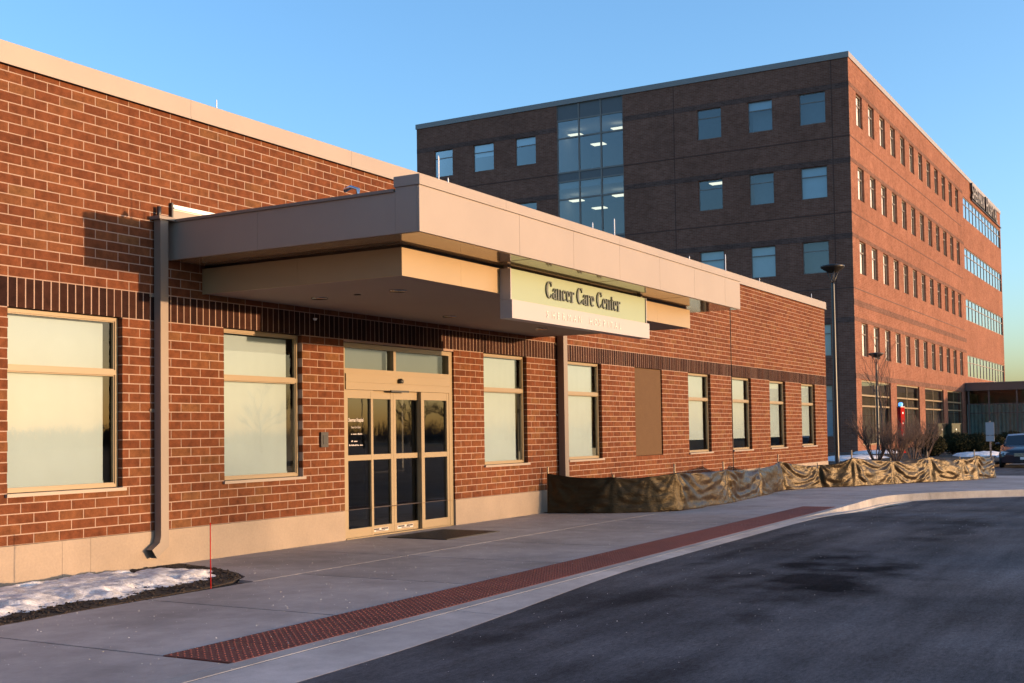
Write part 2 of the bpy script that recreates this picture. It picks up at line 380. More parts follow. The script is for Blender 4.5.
for idx in seg:
    for nm, prof, m in (('kerb_stone', 'k', 'kerb'), ('gutter_pan', 'g', 'gutter'), ('joint_filler', 'j', 'filler')):
        mb = MB(); rows = []
        for j, i in enumerate(idx):
            p = kp[i]; t = (kp[min(i+1, len(kp)-1)] - kp[max(0, i-1)]).normalized(); nn = Vector((-t.y, t.x))
            if j == 0: p = p + t*.006
            if j == len(idx)-1: p = p - t*.006
            h = drop(p.x); gw = .58 - .40*sstep(6, 12, p.x) - .10*sstep(20, 24, p.x)
            gw = max(.06, gw)
            if prof == 'k': q = [(.15, -.25), (.15, .0005), (.001, .0005), (-.003, -.004), (-.006, -h-.004), (-.006, -.25)]
            elif prof == 'j': q = [(-.0068, -.2), (-.0068, -h-.0003), (-.0213, -h-.0003), (-.0213, -.2)]
            else: q = [(-.022, -.2), (-.022, -h+.0025), (-gw, -h-.0055), (-gw, -.2)]
            rows.append([(p.x+nn.x*a, p.y+nn.y*a, z) for a, z in q])
        k = len(rows[0])
        mb.add([v for r_ in rows for v in r_], [(a*k+b, (a+1)*k+b, (a+1)*k+(b+1) % k, a*k+(b+1) % k) for a in range(len(rows)-1) for b in range(k)]
               + [tuple(range(k)), tuple(range((len(rows)-1)*k+k-1, (len(rows)-1)*k-1, -1))])
        mb.build(nm, m, kroot)
# sidewalk: dark bed below, single slabs above
walk = MB()
walk.prism([(-20, 0), (-20, -5.3), (0, -4.95), (20, -4.4), (24, -4.1), (25.2, -4.1), (26.4, -4.4), (28.6, -6.2), (31.5, -9.2), (36.1, -12.6), (36.1, -3.2), (30, 0)], -.24, -.03)
walk_o = walk.build('sidewalk', 'joint', kind='structure')
TY = lambda x: -4.132 + .0243*(x-5.7)                # inner edge of the tactile strip
TW = .61
BED = [(-12, -1.98), (4.0, -2.05), (6.2, -2.02), (7.4, -1.93), (8.3, -1.90), (8.8, -1.80), (9.15, -1.60), (9.42, -1.30), (9.60, -.9), (9.75, -.45), (9.86, 0)]
def bed_x(y):
    for a, b in zip(BED, BED[1:]):
        if a[1] <= y <= b[1] and a[0] > 8: return a[0] + (b[0]-a[0])*(y-a[1])/(b[1]-a[1])
    return 8.3
jx = [-12.2, -10.2, -8.2, -6.2, -4.2, -2.2, -.1, 1.85, 3.8, 5.67, 7.55, 9.62] + [9.62+1.95*k for k in range(1, 14)] + [36.18]
G = .013
def slab(poly): MB().prism(poly, -.20, 0.0).build('concrete_slab', 'walk', walk_o)
for a, b in zip(jx, jx[1:]):
    inside = 5.6 < (a+b)/2 < 21.3
    if True:
        yb0, yb1 = kerb_y(kb, a), kerb_y(kb, b)
        if inside: yb0, yb1 = TY(a), TY(b)
    mid = [] 
    if 22 < a:
        mid = [(a+(b-a)*t, kerb_y(kb, a+(b-a)*t)+.004) for t in (.25, .5, .75)]
    top = -1.96
    slab([(a+G, yb0+.004)] + mid + [(b-G, yb1+.004), (b-G, top-G), (a+G, top-G)] if b > 9.7 or True else [])
    # back row beside the wall, cut round the planting bed
    if b > 9.7:
        if a < 10:
            slab([(9.20+G, -1.60)] + [(x+.01, y) for x, y in BED[7:]] + [(b-G, -.012), (b-G, top+G), (8.95, top+G), (9.0, -1.72)])
        else: slab([(a+G, top+G), (b-G, top+G), (b-G, -.012), (a+G, -.012)])
for a in ():
    for y0, y1 in ((-9, -7), (-11, -9), (-14, -11), (-20, -14)): slab([(a+G, y0+G), (a+1.95-G, y0+G), (a+1.95-G, y1-G), (a+G, y1-G)])
# strip in front of the first slabs beside the tactile plates is the kerb itself; warning plates with domes
def plate_mesh():
    mb = MB(); mb.box(-.302, .302, -.302, .302, -.05, .002)
    for i in range(10):
        for j in range(10):
            x, y = -.27+.06*i, -.27+.06*j; vs = []
            for r_, z in ((.0125, .002), (.007, .0075)):
                for k in range(6): vs.append((x+r_*math.cos(k*math.pi/3), y+r_*math.sin(k*math.pi/3), z))
            mb.add(vs, [(k, (k+1) % 6, 6+(k+1) % 6, 6+k) for k in range(6)] + [tuple(range(6, 12))], False)
    return mb.mesh('tactile_plate', 'rust')
pm = plate_mesh(); rz = math.atan(.0243)
for k in range(26):
    x = 5.99+.61*k; put('tactile_plate', pm, walk_o, loc=(x, TY(x)-.308, 0), rz=rz)
# planting bed by the wall
bedm = MB(); bedm.prism([(-12, 0)] + BED, -.2, -.012) if False else bedm.prism(BED + [(-12, 0)], -.2, .004)
bed_o = bedm.build('planting_bed', 'mulch', kind='structure')
def chips(name, fn, n, size, m, **kw):
    mb = MB()
    for _ in range(n):
        c = fn()
        if c is None: continue
        s = size*random.uniform(.5, 1.4); q = Matrix.Rotation(random.uniform(0, 6.28), 3, 'Z') @ Matrix.Rotation(random.uniform(-.7, .7), 3, 'X')
        vs = [Vector(c) + q @ Vector(v) for v in ((-s, -s*.5, 0), (s, -s*.4, 0), (s*.8, s*.5, s*.3), (-s*.9, s*.5, s*.2), (0, 0, s*.7))]
        mb.add(vs, [(0, 1, 4), (1, 2, 4), (2, 3, 4), (3, 0, 4)])
    return mb.build(name, m, **kw)
def inpoly(x, y, poly):
    c = False
    for (x0, y0), (x1, y1) in zip(poly, poly[1:]+poly[:1]):
        if (y0 > y) != (y1 > y) and x < (x1-x0)*(y-y0)/(y1-y0)+x0: c = not c
    return c
BP = BED + [(-12, 0)]
def bed_pt():
    x, y = random.uniform(5, 9.8), random.uniform(-2.05, -.02)
    return (x, y, .004) if inpoly(x, y, BP) else None
chips('mulch_chips', bed_pt, 3500, .016, 'mulch', kind='stuff', label='dark brown bark mulch round the snow in the planting bed', cat='mulch')
# snow lying on the bed: lumpy height field cut by a ragged outline
SNOW = [(-12, -1.5), (5, -1.66), (6.33, -1.63), (6.9, -1.52), (7.3, -1.46), (7.5, -1.70), (7.8, -1.56), (8.05, -1.47), (8.6, -1.45), (9.0, -1.39), (9.33, -1.13), (9.42, -.75), (9.2, -.30), (8.6, -.10), (7.6, -.06), (-12, -.06)]
def edge_d(x, y):
    best = 9
    for (x0, y0), (x1, y1) in zip(SNOW, SNOW[1:]+SNOW[:1]):
        dx, dy = x1-x0, y1-y0; t = max(0, min(1, ((x-x0)*dx+(y-y0)*dy)/(dx*dx+dy*dy))); best = min(best, math.hypot(x-x0-dx*t, y-y0-dy*t))
    return best if inpoly(x, y, SNOW) else -best
st = .035; nx, ny = int(5.6/st), int(1.9/st); hs = {}; mb = MB()
for i in range(nx+1):
    for j in range(ny+1):
        x, y = 4.0+i*st, -1.85+j*st; d = edge_d(x, y)
        d += .16*noise.noise((x*2.6, y*2.6, 0)) + .09*noise.noise((x*7, y*7, 3)) + .05*noise.noise((x*16, y*16, 5))
        hole = noise.noise((x*3.3+7, y*3.3, 9)) 
        if hole > .30: d -= (hole-.30)*1.7
        h = .010 + .050*sstep(0, .30, d) + .022*noise.noise((x*4, y*4, 1))*sstep(0, .2, d) + .012*noise.noise((x*13, y*13, 2))
        hs[i, j] = (x, y, h if d > 0 else .004, d)
ids = {}
for (i, j), q in hs.items(): ids[i, j] = len(mb.v); mb.v.append(q[:3])
for i in range(nx):
    for j in range(ny):
        if max(hs[a][3] for a in ((i, j), (i+1, j), (i+1, j+1), (i, j+1))) > 0:
            mb.f.append((ids[i, j], ids[i+1, j], ids[i+1, j+1], ids[i, j+1])); mb.sm.append(True)
used = sorted({k for f in mb.f for k in f}); mp = {k: n_ for n_, k in enumerate(used)}
mb.v = [mb.v[k] for k in used]; mb.f = [tuple(mp[k] for k in f) for f in mb.f]
mb.build('snow_patch', 'snow', kind='stuff', label='lumpy old snow lying on the mulch bed below the downspout', cat='snow')
def salt():
    x = random.uniform(5, 27)**1.0; y = random.uniform(-7.5, -.1)
    if y < -4.7 and random.random() < .7: return None
    return (x, y, .001 if y > kerb_y(kp, x) else -drop(x)-.004)
chips('salt_grains', salt, 4200, .0040, 'snow', kind='stuff', label='scattered white grains of road salt on the walk and asphalt', cat='salt')

# ------------------------------------------------------------------ brick building
XE = 37.10; XS = -12.0; ZC = 5.138; ZS = Z0+23*CH; ZST = ZS+3*CH
bld = thing('brick_building', 'long one storey red brick building with tan metal entrance canopy', 'building', (22, 3, 0))
WIN = [4.65, 7.62, 10.60, 16.56, 19.535, 25.51, 28.47, 31.43, 34.40]
WIN = [x-2.97*k for x in (4.65,) for k in (3, 2, 1)] + WIN
WW, WB, WT = 1.43, Z0+5*CH, ZS
HOLES = [(x, x+WW, WB, WT) for x in WIN] + [(12.90, 15.66, 0, 2.70), (22.55, 23.98, WB, WT)]
def intervals(z0, z1, a, b):
    segs = [(a, b)]
    for h in HOLES:
        if h[2] < z1-.02 and h[3] > z0+.02:
            segs = [s for u, v in segs for s in ((u, min(v, h[0])), (max(u, h[1]), v)) if s[1]-s[0] > .015]
    return segs
wall = MB()
facade(wall, 'x', .0028, XS, XE-.01, Z0+.001, ZC+.1, [(h[0]-.006, h[1]+.006, max(h[2]-.006, Z0+.001), h[3]+.006) for h in HOLES], .14, 1)
wall.box(XE-.02, XE-.01, .02, 14, 0, ZC+.1)
wall_o = wall.build('wall', 'mortar', bld)
JG = .0056
def brick_shape(L, H, D=.105, c=.0016):
    return ([(0, c, 0), (L, c, 0), (L, c, H), (0, c, H), (c, 0, c), (L-c, 0, c), (L-c, 0, H-c), (c, 0, H-c), (0, D, 0), (L, D, 0), (L, D, H), (0, D, H)],
            [(4, 5, 6, 7), (0, 1, 5, 4), (1, 2, 6, 5), (2, 3, 7, 6), (3, 0, 4, 7), (0, 8, 9, 1), (1, 9, 10, 2), (2, 10, 11, 3), (3, 11, 8, 0)])
bricks = []
ncourse = int(math.ceil((ZC-Z0)/CH))
JX = 28.425; JH = .032                                       # black strip standing in for the shaded reveal of a wall step
for k in range(ncourse):
    if 23 <= k < 26: continue
    z0 = Z0+k*CH; z1 = min(z0+CH, ZC+.04)
    for a, b in intervals(z0, z1, XS, XE):
        off = X_OFF-60.96 + (k % 2)*BL/2
        n0 = int(math.floor((a-off)/BL))
        x = off+n0*BL
        while x < b-1e-6:
            u, v = max(a, x), min(b, x+BL)
            for (p, q) in (((u, JX-JH), (JX+JH, v)) if u < JX-JH and v > JX+JH else ((u, v),)):
                if q-p > .03 and not (JX-JH <= p < q <= JX+JH): bricks.append((p + (0 if p == a else JG), q - (0 if q == b else JG), z0+JG, z1-JG))
            x += BL
def dist(q): return (Vector(((q[0]+q[1])/2, 0, (q[2]+q[3])/2))-CAM).length
vis = sorted([q for q in bricks if q[1] > 7.56 and q[2] < 5.1 and q[1]-q[0] > .08], key=dist)[:300]
vs_ = set(vis); cache = {}
def single(name, q, m):
    key = (m, round(q[1]-q[0], 3), round(q[3]-q[2], 3))
    if key not in cache:
        mb = MB(); mb.add(*brick_shape(key[1], key[2])); cache[key] = mb.mesh(name, m)
    put(name, cache[key], wall_o, loc=(q[0], random.uniform(-.0015, .0015), q[2]))
for q in vis: single('brick', q, 'brick')
rest = MB()
def join(mb, q):
    y = random.uniform(-.0015, .0015); V, F = brick_shape(q[1]-q[0], q[3]-q[2]); mb.add([(q[0]+a, y+b, q[2]+c) for a, b, c in V], F)
for q in bricks:
    if q not in vs_: join(rest, q)
rest.build('brick_field', 'brick', wall_o, kind='stuff')
srest = MB(); n = int((XE-XS)/CH)
for k in range(n+1):
    x = X_OFF-50.8+CH*(int((XS+50.8-X_OFF)/CH)+k)
    if x < XS or x+CH > XE+.05: continue
    q = (x+JG+.0012, min(x+CH-JG-.0012, XE), ZS+JG, ZST-JG)
    if q[0] < JX+JH and q[1] > JX-JH:
        q = (q[0], JX-JH, q[2], q[3]) if (q[0]+q[1])/2 < JX else (JX+JH, q[1], q[2], q[3])
        if q[1]-q[0] < .02: continue
    if 7.5 < x < 20: single('soldier_brick', q, 'soldier')
    else: join(srest, q)
srest.build('soldier_brick_field', 'soldier', wall_o, kind='stuff')
# end return of the wall, brick faces on the far corner are built by the joined bricks; core
box_part('joint_or_shade_strip', 'step_shade', bld, JX-JH+.003, JX+JH-.003, .0012, .02, Z0, ZC)  # shade of a small wall step, put in as a flat black strip
core = MB(); core.box(XS, XE-.03, 3.8, 14, 0, 5.0); core.box(XS, XE-.03, .2, 14, 4.95, 5.10); core.box(XS, XE-.03, .2, 3.85, 2.85, 2.9)
core.box(XS, XE-.03, .16, 3.85, -.05, .01)
core.build('interior', 'room', bld)
# foundation panels
fx = [XS, -4, 2, 8.26, 8.62, 12.90]
def base_panel(a, b): box_part('foundation_panel', 'base', bld, a+.0015, b-.0015, -.006, .12, -.25, Z0-.004)
for a, b in zip(fx, fx[1:]): base_panel(a, b)
fx2 = [15.66, 18.5, 21.8, 25.1, 28.475, 31.8, 35, XE]
for a, b in zip(fx2, fx2[1:]): base_panel(a, b)
# coping
cx_ = [XS+.7, -6.0, -3, 0, 3.1, 6.2, 10.03, 13.05, 16.05, 19.0, 22.1, 25.2, 28.3, 31.3, 34.3, XE+.05]
for a, b in zip(cx_, cx_[1:]):
    mb = MB(); mb.box(a+.0015, b-.0015, -.045, .34, ZC, 5.350); mb.box(a+.0015, b-.0015, -.052, -.045, ZC-.012, ZC+.016)
    mb.build('coping_panel', 'tan', bld)
MB().box(XE-.3, XE+.05, .345, 14, ZC, 5.350).build('coping_panel', 'tan', bld)

# windows
def window(x0, x1, z0, z1, yf=.07, zm=2.14, low=None, label=None):
    fr = MB(); x0 += .002; x1 -= .002; z0 += .002; z1 -= .002; t = .036
    fr.box(x0, x0+t, yf, yf+.06, z0, z1); fr.box(x1-t, x1, yf, yf+.06, z0, z1)
    fr.box(x0+t, x1-t, yf-.002, yf+.06, z1-t, z1); fr.box(x0+t, x1-t, yf-.002, yf+.06, z0, z0+t)
    fr.box(x0+t, x1-t, yf-.012, yf+.06, zm-.028, zm+.028)
    s = .012
    for a, b in ((z0+t, zm-.028), (zm+.028, z1-t)):     # glazing stops
        fr.box(x0+t, x0+t+s, yf+.014, yf+.05, a, b); fr.box(x1-t-s, x1-t, yf+.014, yf+.05, a, b)
        fr.box(x0+t+s, x1-t-s, yf+.014, yf+.05, b-s, b); fr.box(x0+t+s, x1-t-s, yf+.014, yf+.05, a, a+s)
    f = fr.build('window', 'frame', bld, label=label)
    for a, b in ((z0+t, zm-.028), (zm+.028, z1-t)):
        box_part('pane', 'glass', f, x0+t+.002, x1-t-.002, yf+.034, yf+.036, a+.001, b-.001) if False else \
            MB().quad((x0+t, yf+.035, a), (x1-t, yf+.035, a), (x1-t, yf+.035, b), (x0+t, yf+.035, b)).build('pane', 'glass', f)
    sh = MB(); zb = z0+.07 if low is None else low
    nseg = 30
    pts = [(x0+.05+(x1-x0-.17)*k/nseg, yf+.10+.001*math.sin(k*1.3+x0*3)) for k in range(nseg+1)]
    sh.add([(a, b, z) for z in (zb, z1-.06) for a, b in pts], [(k, k+1, nseg+2+k, nseg+1+k) for k in range(nseg)], True)
    sh.box(x0+.05, x1-.12, yf+.09, yf+.115, zb-.03, zb)
    sh.build('roller_shade', 'shade', f)
    sl_ = MB(); sl_.box(x0-.03, x1+.03, -.035, yf, z0-.040, z0-.006)
    sl_.build('sill', 'tan', f)
for x in WIN: window(x, x+WW, WB, WT, low=(1.22 if x > 25 else None))
box_part('infill_panel', 'panel', bld, 22.552, 23.978, .03, .08, WB+.002, WT-.002)

# entrance doors
D0, D1 = 12.90, 15.66
door = MB()
door.box(D0+.002, D0+.06, .03, .16, 0, 2.698); door.box(D1-.10, D1-.002, .03, .16, 0, 2.698)
door.box(D0+.06, D1-.10, .03, .16, 2.635, 2.698); door.box(D0+.06, D1-.10, .028, .16, 2.275, 2.345)
door.box(14.10, 14.16, .031, .15, 2.345, 2.635)
door.box(D0+.06, D1-.10, .012, .16, 2.055, 2.150); door.box(D0+.06, D1-.10, .022, .16, 2.1501, 2.157); door.box(D0+.06, D1-.10, .010, .16, 2.1571, 2.273)         # operator header
door.box(D0+.06, D1-.10, .02, .16, -.02, .012)             # threshold
door_o = door.build('entrance_door', 'frame', bld)
for a, b in ((D0+.06, 14.10), (14.16, D1-.10)): MB().quad((a, .09, 2.345), (b, .09, 2.345), (b, .09, 2.635), (a, .09, 2.635)).build('transom_pane', 'glass', door_o)
MB().quad((D0-.1, .20, 2.25), (D1+.4, .20, 2.25), (D1+.4, .20, 2.70), (D0-.1, .20, 2.70)).build('transom_shade', 'transom', door_o)
def leaf(a, b, y, sl_, sr):
    mb = MB(); z1 = 2.052; zs = [.016, .135, 1.072, 1.147, 1.935, z1]
    mb.box(a, a+sl_, y, y+.05, zs[0], z1); mb.box(b-sr, b, y, y+.05, zs[0], z1)
    for u, v in ((zs[0], zs[1]), (zs[2], zs[3]), (zs[4], z1)): mb.box(a+sl_, b-sr, y+.002, y+.05, u, v)
    mb.build('door_leaf', 'frame', door_o)
    for u, v in ((zs[1], zs[2]), (zs[3], zs[4])): MB().quad((a+sl_, y+.03, u), (b-sr, y+.03, u), (b-sr, y+.03, v), (a+sl_, y+.03, v)).build('door_pane', 'door_glass', door_o)
leaf(D0+.062, 13.60, .035, .06, .05); leaf(14.80, D1-.102, .035, .08, .06)
leaf(13.56, 14.168, .095, .05, .06); leaf(14.172, 14.86, .095, .06, .05)
MB().box(D0-.3, D1+.3, 1.9, 1.95, .0, 2.7).box(D0-.3, D1+.3, .17, 1.899, .012, .03).build('vestibule', 'black', door_o)
MB().lathe([(.001, -.02), (.04, -.018), (.05, 0), (.045, .03), (.02, .05), (.001, .052)], (14.21, -.01, 2.185), 12).build('motion_sensor', 'black', door_o)
box_part('door_closer_slot', 'black', door_o, 13.98, 14.42, -.014, .011, 2.035, 2.062)
for a in (13.62, 14.24):
    s = MB()
    box_part('safety_label', 'sidelight', door_o, a, a+.40, .0925, .0945, .050, .098)
    for q in (.02, .23): s.box(a+q, a+q+.16, .0915, .0924, .072, .094)
    s.box(a+.10, a+.32, .0915, .0924, .055, .066)
    s.build('safety_label_print', 'black', door_o)
def text_mesh(s, size, ext=0.0, sx=1.0, bold=0.0, spacing=1.0):
    cu = bpy.data.curves.new('t', 'FONT'); cu.body = s; cu.size = size; cu.extrude = ext; cu.offset = bold; cu.space_character = spacing; cu.resolution_u = 3
    o = bpy.data.objects.new('t', cu); C.objects.link(o)
    dg = bpy.context.evaluated_depsgraph_get(); me = bpy.data.meshes.new_from_object(o.evaluated_get(dg))
    bpy.data.objects.remove(o); bpy.data.curves.remove(cu)
    for v in me.vertices: v.co = (v.co.x*sx, -v.co.z, v.co.y)      # stand it up, facing -Y
    return me
def text_part(s, name, size, x, y, z, m, parent, **kw):
    me = text_mesh(s, size, **kw); me.materials.append(M[m]); me.transform(Matrix.Translation((x, y, z)))
    return put(name, me, parent)
text_part('Sherman Hospital', 'door_lettering', .072, 13.07, .063, 1.61, 'sidelight', door_o, sx=.66, bold=.001)
text_part('Cancer Care Center', 'door_lettering', .042, 13.13, .063, 1.52, 'sidelight', door_o, sx=.62)
smallprint = MB()                                          # lines too small to read in the photograph: word-shaped strokes
for z, x0, words in ((1.43, 13.13, (.02, .08, .10)), (1.33, 13.13, (.04, .07)), (1.275, 13.08, (.03, .11, .04, .06))):
    x = x0
    for wd in words:
        k = 0
        while k < wd:
            hgt = random.choice((.014, .014, .022)); smallprint.box(x+k, x+k+.009, .0615, .063, z, z+hgt); k += .0135
        x += wd+.022
smallprint.build('door_small_print', 'sidelight', door_o, kind='stuff')
box_part('card_reader', 'dark', bld, 12.37, 12.52, -.03, -.002, 1.27, 1.47)
box_part('card_reader_plate', 'black', bld, 12.41, 12.48, -.036, -.031, 1.31, 1.43)
MB().lathe([(.001, -.03), (.018, -.027), (.028, -.006), (.028, 0)], (12.25, -.04, 2.97), 12).build('security_camera', 'white', bld)

# downspouts
def spout(x0, x1, d, ztop, kick):
    mb = MB(); y1 = -.02
    mb.box(x0, x1, y1-d, y1, .34, ztop)
    if kick:
        a, b = x0-.15, x1-.15                              # shoe kicks along the wall
        for (p, q, z0, z1, zz0, zz1) in ((x0, x1, .34, .34, .24, .30),):
            mb.add([(x0, y1-d, .34), (x1, y1-d, .34), (x1, y1, .34), (x0, y1, .34), (x0-.02, y1-d, .27), (x1, y1-d, .22), (x1, y1, .22), (x0-.02, y1, .27),
                    (x0-.13, y1-d, .20), (x0-.06, y1-d, .105), (x0-.06, y1, .105), (x0-.13, y1, .20)],
                   [(0, 1, 5, 4), (1, 2, 6, 5), (2, 3, 7, 6), (3, 0, 4, 7), (4, 5, 9, 8), (5, 6, 10, 9), (6, 7, 11, 10), (7, 4, 8, 11)])
    else: mb.box(x0, x1, y1-d, y1, .02, .34)
    o = mb.build('downspout', 'spout', bld)
    st_ = MB()
    for z in (1.72, 3.0):
        st_.box(x0-.004, x1+.004, y1-d-.004, y1-d, z, z+.03); st_.box(x0-.05, x0-.004, -.012, -.001, z, z+.03)
        st_.box(x0-.004, x0, y1-d, -.001, z, z+.03)
    st_.build('strap', 'spout', o)
    return o
spout(9.485, 9.60, .10, 3.865, True); box_part('downspout_cap', 'spout', bld, 9.45, 9.685, -.145, -.004, 3.867, 3.905); spout(19.10, 19.25, .13, 3.43, False)

# canopy
CX0, CX1, CY, CZ0, CZ1 = 9.71, 19.21, -3.455, 3.44, 3.86
can = MB(); can.box(CX0+.03, CX1-.03, CY+.03, -.002, 3.46, 3.80); can_o = can.build('canopy', 'tan', bld)
for a, b in ((CY+.29, -1.34), (-1.34, -.003)):
    box_part('fascia_panel', 'tan', can_o, CX0, CX0+.03, a+.0015, b-.0015, CZ0, CZ1); box_part('fascia_panel', 'tan', can_o, CX1-.03, CX1, a+.0015, b-.0015, CZ0, CZ1)
fxs = [CX0, 11.72, 13.07, 14.42, 15.78, 17.13, 18.48, CX1]
for a, b in zip(fxs, fxs[1:]): box_part('fascia_panel', 'tan', can_o, a+.002, b-.002, CY, CY+.03, CZ0, 3.905)
for x0, x1 in ((CX0-.001, CX0+.03), (CX1-.03, CX1+.001)): box_part('fascia_panel', 'tan', can_o, x0, x1, CY+.031, CY+.289, CZ0, 3.905)
box_part('parapet_back', 'tan', can_o, CX0+.03, CX1-.03, CY+.26, CY+.288, 3.80, 3.905)
for a, b in ((CX0-.012, 11.40), (11.403, 14.40), (14.403, 17.4), (17.403, CX1+.012)): box_part('coping_panel', 'tan', can_o, a, b, CY-.014, CY+.30, 3.908, 4.012)
for x0, x1 in ((CX0-.02, CX0+.12), (CX1-.12, CX1+.02)):
    box_part('side_coping', 'spout', can_o, x0, x1, CY+.302, -.003, 3.862, 3.893)
# outer soffit in panels with thin joints
sx_ = [CX0, 12.0, 14.4, 16.8, CX1]
for a, b in zip(sx_, sx_[1:]): box_part('soffit_panel', 'soffit', can_o, a+.032, b-.003 if b < CX1 else b-.032, CY+.032, -.004, 3.436, 3.452)
IX0, IX1, IY = 10.243, 18.42, -2.861
box_part('drop_box_neck', 'dark', can_o, IX0+.05, IX1-.05, IY+.05, -.004, 3.37, 3.435)
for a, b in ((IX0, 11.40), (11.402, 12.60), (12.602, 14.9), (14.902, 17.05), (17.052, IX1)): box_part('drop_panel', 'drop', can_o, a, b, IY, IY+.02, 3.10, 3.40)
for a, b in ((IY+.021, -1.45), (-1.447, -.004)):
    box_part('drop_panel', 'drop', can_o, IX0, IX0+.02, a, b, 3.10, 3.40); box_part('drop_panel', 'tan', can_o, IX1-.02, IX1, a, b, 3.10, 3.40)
box_part('drop_top', 'tan', can_o, IX0+.021, IX1-.021, IY+.021, -.004, 3.36, 3.398)
box_part('ceiling_panel', 'ceiling', can_o, IX0+.021, IX1-.021, IY+.021, -.004, 3.106, 3.125)
for x, y in ((11.39, -.82), (11.34, -2.03), (14.3, -.82), (14.3, -2.03), (16.9, -.9), (16.9, -2.03)):
    d = MB(); d.lathe([(.10, -.012), (.105, -.004), (.105, .0), (.08, .0), (.06, .012)], (x, y, 3.105), 20).build('downlight', 'darksteel', can_o)
MB().lathe([(.04, -.01), (.045, 0), (.03, .001)], (11.37, -1.41, 3.105), 12).build('smoke_sensor', 'dark', can_o)
# flashing where the canopy roof meets the wall
fl = MB(); box_part('wall_flashing', 'tan', can_o, 9.76, 19.2, -.03, -.006, 3.80, 4.02); fl.box(9.76, 19.2, -.03, -.006, 4.0205, 4.03); fl.box(9.76, 19.2, -.055, -.031, 4.03, 4.05); fl.box(9.76, 19.2, -.02, -.006, 4.052, 4.085)
fl.build('wall_flashing', 'white', can_o)
box_part('flashing_trim', 'dark', can_o, 9.735, 9.758, -.04, -.006, 3.86, 4.10)
MB().tube([(9.53, -.05, 3.86), (9.53, -.05, 4.02)], .025, 8).build('conduit_stub', 'dark', bld)
MB().tube([(9.92, -2.54, 3.79), (9.92, -2.54, 4.0), (9.92, -2.45, 4.03), (9.92, -2.36, 4.0)], .022, 6).build('roof_vent_hook', 'steel', can_o)
for x, y, z0, z1, par in ((10.30, -3.3, 4.01, 4.33, can_o), (10.48, -3.3, 4.01, 4.13, can_o), (13.93, -3.3, 4.01, 4.16, can_o), (14.60, -3.3, 4.01, 4.31, can_o), (17.33, -3.3, 4.01, 4.13, can_o), (18.96, -3.3, 4.01, 4.36, can_o),
                          (31.09, .1, 5.35, 5.50, bld), (36.06, .1, 5.35, 5.54, bld), (10.70, .2, 5.35, 5.55, bld)):
    MB().lathe([(.02, 0), (.02, .02), (.008, .025), (.008, z1-z0-.02), (.002, z1-z0)], (x, y, z0), 6).build('lightning_rod', 'white', par)

# ------------------------------------------------------------------ sign hung below the canopy edge
SX0, SX1, SY = 12.262, 16.30, -3.0
sg = thing('hanging_sign', 'sage green and peach sign reading Cancer Care Center under the canopy edge', 'sign', (14.28, -2.95, 2.79))
box_part('sign_panel', 'sage', sg, SX0+.035, SX1-.02, SY+.004, -2.865, 3.02, 3.395)
for a in (SX0, SX1-.02): box_part('sign_end_trim', 'pink', sg, a, a+.02, SY-.012, -2.865, 3.02, 3.395)
box_part('sign_band', 'pink', sg, SX0, SX1+.05, SY-.03, -2.865, 2.795, 3.018)
box_part('hanger', 'tan', sg, SX0+.03, SX0+.10, -2.96, -2.90, 3.396, 3.435); box_part('hanger', 'tan', sg, SX1-.10, SX1-.03, -2.96, -2.90, 3.396, 3.435)
# condensed serif letters as ribbons with thick and thin strokes
def ribbon(mb, pts, ws, d):
    L, Rr = [], []
    for i, p in enumerate(pts):
        a = Vector(pts[max(0, i-1)]); b = Vector(pts[min(len(pts)-1, i+1)]); t = (b-a).normalized(); nn = Vector((-t.y, t.x))
        wd = ws[i] if isinstance(ws, list) else ws
        L.append(Vector(p)+nn*wd/2); Rr.append(Vector(p)-nn*wd/2)
    k = len(pts); ring = L + Rr[::-1]; m = len(ring)
    vs = [(v.x, 0, v.y) for v in ring] + [(v.x, d, v.y) for v in ring]; fs = []
    for i in range(k-1):
        fs.append((i, i+1, m-2-i, m-1-i)); fs.append((m+i, m+m-1-i, m+m-2-i, m+i+1))
    fs += [(i, m+i, m+(i+1) % m, (i+1) % m) for i in range(m)]
    mb.add(vs, fs)
def arc(cx, cy, rx, ry, a0, a1, n=14): return [(cx+rx*math.cos(R(a0+(a1-a0)*i/n)), cy+ry*math.sin(R(a0+(a1-a0)*i/n))) for i in range(n+1)]
def aw(a0, a1, thin, thick, n=14): return [thin+(thick-thin)*abs(math.cos(R(a0+(a1-a0)*i/n)))**1.3 for i in range(n+1)]
TH, TN = .118, .040
